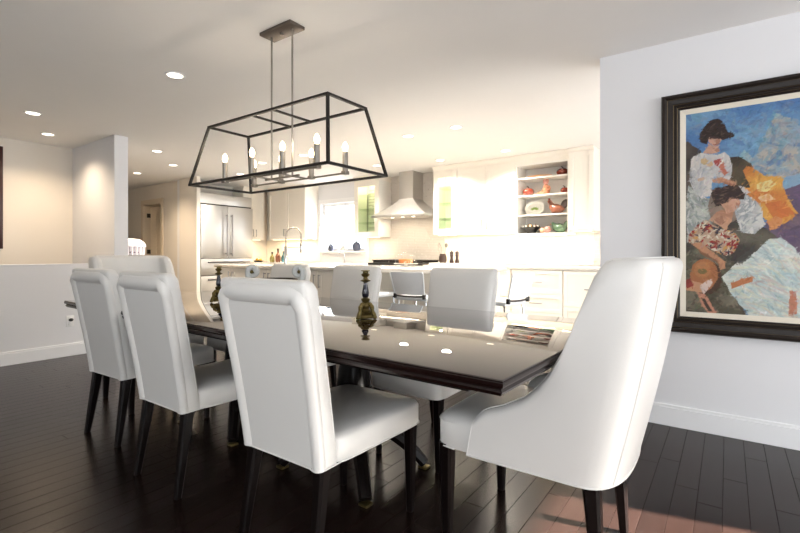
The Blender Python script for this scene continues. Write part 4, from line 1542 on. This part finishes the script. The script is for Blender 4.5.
# oval plate on stand
op = thing('oval_plate', 'white oval plate with green leaf motif standing on the third shelf', 'plate', (-2.13, SY + .02, on(1)))
tilt = Matrix.Rotation(R(-12), 4, 'X')
pl = MB()
rings = []
for r, yy in ((0.02, .004), (.6, .004), (.72, .010), (1.0, -.004), (1.0, .002), (.72, .018), (.02, .012)):
    rings.append([tilt @ Vector((.135 * r * math.cos(a), yy, .105 + .098 * r * math.sin(a))) for a in [2 * PI * k / 40 for k in range(40)]])
plo = pl.loft(rings).build('plate', M['dish'], op)
lf = MB()
for (a, l) in ((90, .045), (60, .05), (120, .05), (25, .06), (155, .06), (0, .06), (180, .06)):
    d_ = Vector((math.cos(R(a)), 0, math.sin(R(a)) * .8))
    s_ = Vector((-math.sin(R(a)), 0, math.cos(R(a)))) * .012
    b0 = Vector((0, .0015, .085))
    ringa = [b0, b0 + d_ * l * .5 + s_, b0 + d_ * l, b0 + d_ * l * .5 - s_]
    lf.loft([[tilt @ p for p in ringa], [tilt @ (p + Vector((0, -.002, 0))) for p in ringa]])
lf.build('leaf_motif', M['leafp'], plo, 0)
MB().tube([(-.05, -.03, .006), (-.05, .045, .006), (-.05, .05, .10)], .004, 6).tube([(.05, -.03, .006), (.05, .045, .006), (.05, .05, .10)], .004, 6).tube([(-.05, .045, .03), (.05, .045, .03)], .004, 6).build('stand', M['black'], op)
# hen
hn = thing('ceramic_hen', 'brown glazed ceramic hen with raised dark tail', 'figurine', (-1.815, SY - .01, on(1)))
def spine(pts, n=18):
    rings = []
    P = [Vector((p[0], 0, p[1])) for p in pts]
    for i, p in enumerate(pts):
        tg = (P[min(i + 1, len(P) - 1)] - P[max(i - 1, 0)]).normalized()
        up = Vector((-tg.z, 0, tg.x))
        rings.append([P[i] + up * p[2] * math.cos(2 * PI * k / n) + Vector((0, 1, 0)) * p[3] * math.sin(2 * PI * k / n) for k in range(n)])
    return MB().loft(rings)


spine([(-.118, .178, .006, .006), (-.105, .183, .019, .017), (-.092, .172, .022, .018), (-.080, .145, .026, .022), (-.066, .110, .045, .038), (-.035, .078, .066, .055), (.01, .066, .064, .060), (.05, .072, .052, .05), (.078, .085, .035, .035), (.092, .095, .012, .014)]).build('body', M['hen'], hn)
spine([(.058, .075, .03, .03), (.085, .105, .045, .028), (.105, .140, .046, .022), (.118, .168, .034, .016), (.124, .186, .010, .008)]).build('tail', M['hend'], hn)
MB().tube([(-.119, 0, .178), (-.137, 0, .172)], [.006, .001], 8).build('beak', M['yellowf'], hn)
MB().ball((-.102, 0, .204), .018, .005, .010).ball((-.113, 0, .160), .006, .005, .012).build('comb', M['red'], hn)
MB().lathe([(.055, 0), (.06, .006), (.05, .016)], 20).build('foot', M['hend'], hn)
# checkered basket bowl
cb = thing('checkered_bowl', 'black and white checkered bowl on the bottom shelf', 'bowl', (-2.15, SY - .04, on(0)))
MB().lathe([(0, 0), (.055, 0), (.06, .012), (.09, .05), (.125, .088), (.12, .09), (.085, .055), (0, .02)], 36).build('bowl', M['black'], cb)
for k in range(28):
    a = 2 * PI * k / 28
    MB().box(-.0085, .0085, -.005, .005, 0, .020, .001, 1).build('check', M['black'] if k % 2 else M['dish'], cb).matrix_local = Matrix.Translation((.123 * math.cos(a), .123 * math.sin(a), .085)) @ Matrix.Rotation(a + PI / 2, 4, 'Z')
for (dx, dy, dz, r_, m_, nm) in ((.0, -.045, .085, .038, 'yellowf', 'yellow ceramic fruit in the checkered bowl, front one'), (.05, .02, .088, .034, 'peach', 'peach ceramic fruit in the checkered bowl at right'), (-.045, .02, .088, .034, 'yellowf', 'yellow ceramic fruit in the checkered bowl at left')):
    t = thing('ceramic_fruit', nm, 'fruit', (-2.15 + dx, SY - .04 + dy, on(0) + dz - r_), 0, 'ceramic fruit on the bottom shelf')
    MB().ball((0, 0, r_), r_, r_, r_ * .92).build('body', M[m_], t)
    MB().tube([(0, 0, r_ * 1.85), (.004, 0, r_ * 2.25)], .0035, 6).build('stem', M['stem'], t)
for (dx, r_, m_, nm) in ((-1.985, .036, 'peach', 'pale peach ceramic fruit beside the checkered bowl'), (-1.915, .045, 'skin', 'pink ceramic fruit beside the green tureen')):
    t = thing('ceramic_fruit', nm, 'fruit', (dx, SY - .09, on(0)), 0, 'ceramic fruit on the bottom shelf')
    MB().ball((0, 0, r_), r_, r_, r_ * .95).build('body', M[m_], t)
    MB().tube([(0, 0, r_ * 1.88), (.004, 0, r_ * 2.25)], .0035, 6).build('stem', M['stem'], t)
gt = thing('green_tureen', 'green glazed bird shaped tureen on the bottom shelf', 'tureen', (-1.775, SY - .03, on(0)))
spine([(-.105, .120, .008, .008), (-.095, .128, .022, .02), (-.078, .112, .026, .022), (-.055, .082, .05, .045), (-.01, .062, .062, .062), (.04, .064, .056, .056), (.07, .085, .035, .03), (.088, .125, .03, .02), (.096, .155, .012, .01)]).build('body', M['greeng'], gt)
MB().tube([(-.113, 0, .118), (-.13, 0, .110)], [.007, .001], 8).build('beak', M['yellowf'], gt)
MB().ball((.02, -.05, .07), .045, .02, .03).ball((.02, .05, .07), .045, .02, .03).build('wing', M['greeng'], gt)
MB().lathe([(.05, 0), (.055, .006), (.045, .014)], 20).build('foot', M['greeng'], gt)

# ------------------------------------------------------------------ counter stools
def make_stool(label):
    t = thing('counter_stool', label, 'stool', group='white counter stools at the island')
    # local: seat faces +y, back at -y
    MB().box(-.185, .185, -.17, .20, .625, .665, .014).build('seat', M['stoolw'], t)
    rings = []
    for k in range(9):
        u = k / 8
        z = .685 + .215 * u
        wv = .160 + .025 * u
        yy = -.185 - .05 * u
        rings.append([(wv * q / 6, yy - .020 * (1 - (q / 6) ** 2) - .006, z) for q in range(-6, 7)] + [(wv * q / 6, yy - .020 * (1 - (q / 6) ** 2) + .006, z) for q in range(6, -7, -1)])
    bk = MB().loft(rings).build('backrest', M['stoolw'], t)
    MB().tube([(-.165, -.185, .672), (-.08, -.205, .668), (0, -.210, .666), (.08, -.205, .668), (.165, -.185, .672)], .0085, 8).box(-.178, -.155, -.20, -.17, .645, .690, .003).box(.155, .178, -.20, -.17, .645, .690, .003).build('back_bracket', M['black'], bk)
    for s in (-1, 1):
        MB().tube([(s * .168, -.185, .67), (s * .178, -.21, .78), (s * .187, -.24, .89)], .008, 8).build('back_post', M['stoolw'], t)
    for s in (-1, 1):
        for f_ in (-1, 1):
            MB().tube([(s * .155, f_ * .15 + .01, .625), (s * .195, f_ * .20 + .01, 0)], .0095, 10).build('leg', M['chrome'], t)
    MB().tube([(-.183, .185, .22), (.183, .185, .22)], .008, 8).tube([(-.183, -.165, .22), (.183, -.165, .22)], .008, 8).tube([(-.183, -.165, .22), (-.183, .185, .22)], .008, 8).tube([(.183, -.165, .22), (.183, .185, .22)], .008, 8).build('footrest', M['chrome'], t)
    return t


st1 = make_stool('white counter stool with black bracket under the island overhang, seen between two chairs')
st1.location = (-2.46, 3.76, 0)
dup(st1, (-3.06, 3.76, 0), R(3), 'white counter stool half hidden behind the dining chair near the candlestick')
dup(st1, (-1.66, 3.84, 0), R(82), 'white chrome counter stool standing apart in front of the drawers')

# lamp in the hallway
hl = thing('floor_lamp', 'white domed floor lamp at the hallway behind the pier wall', 'lamp', (-7.48, 3.30, 0))
MB().lathe([(0, 0), (.13, 0), (.13, .015), (.03, .03), (.012, .04)], 24).build('base', M['hinge'], hl)
MB().tube([(0, 0, .03), (0, 0, 1.12)], .010, 10).build('pole', M['hinge'], hl)
MB().lathe([(.20, 1.185), (.195, 1.215), (.17, 1.26), (.12, 1.295), (.04, 1.312), (.01, 1.314)], 32).build('shade', M['shade'], hl)
fr = MB()
for k in range(18):
    a = 2 * PI * k / 18
    fr.tube([(.165 * math.cos(a), .165 * math.sin(a), 1.06), (.175 * math.cos(a), .175 * math.sin(a), 1.20)], .016, 8)
fr.build('fluted_skirt', M['shade'], hl)
MB().tube([(-.17, 0, 1.10), (.17, 0, 1.10)], .006, 8).tube([(0, -.17, 1.10), (0, .17, 1.10)], .006, 8).build('spider', M['hinge'], hl)
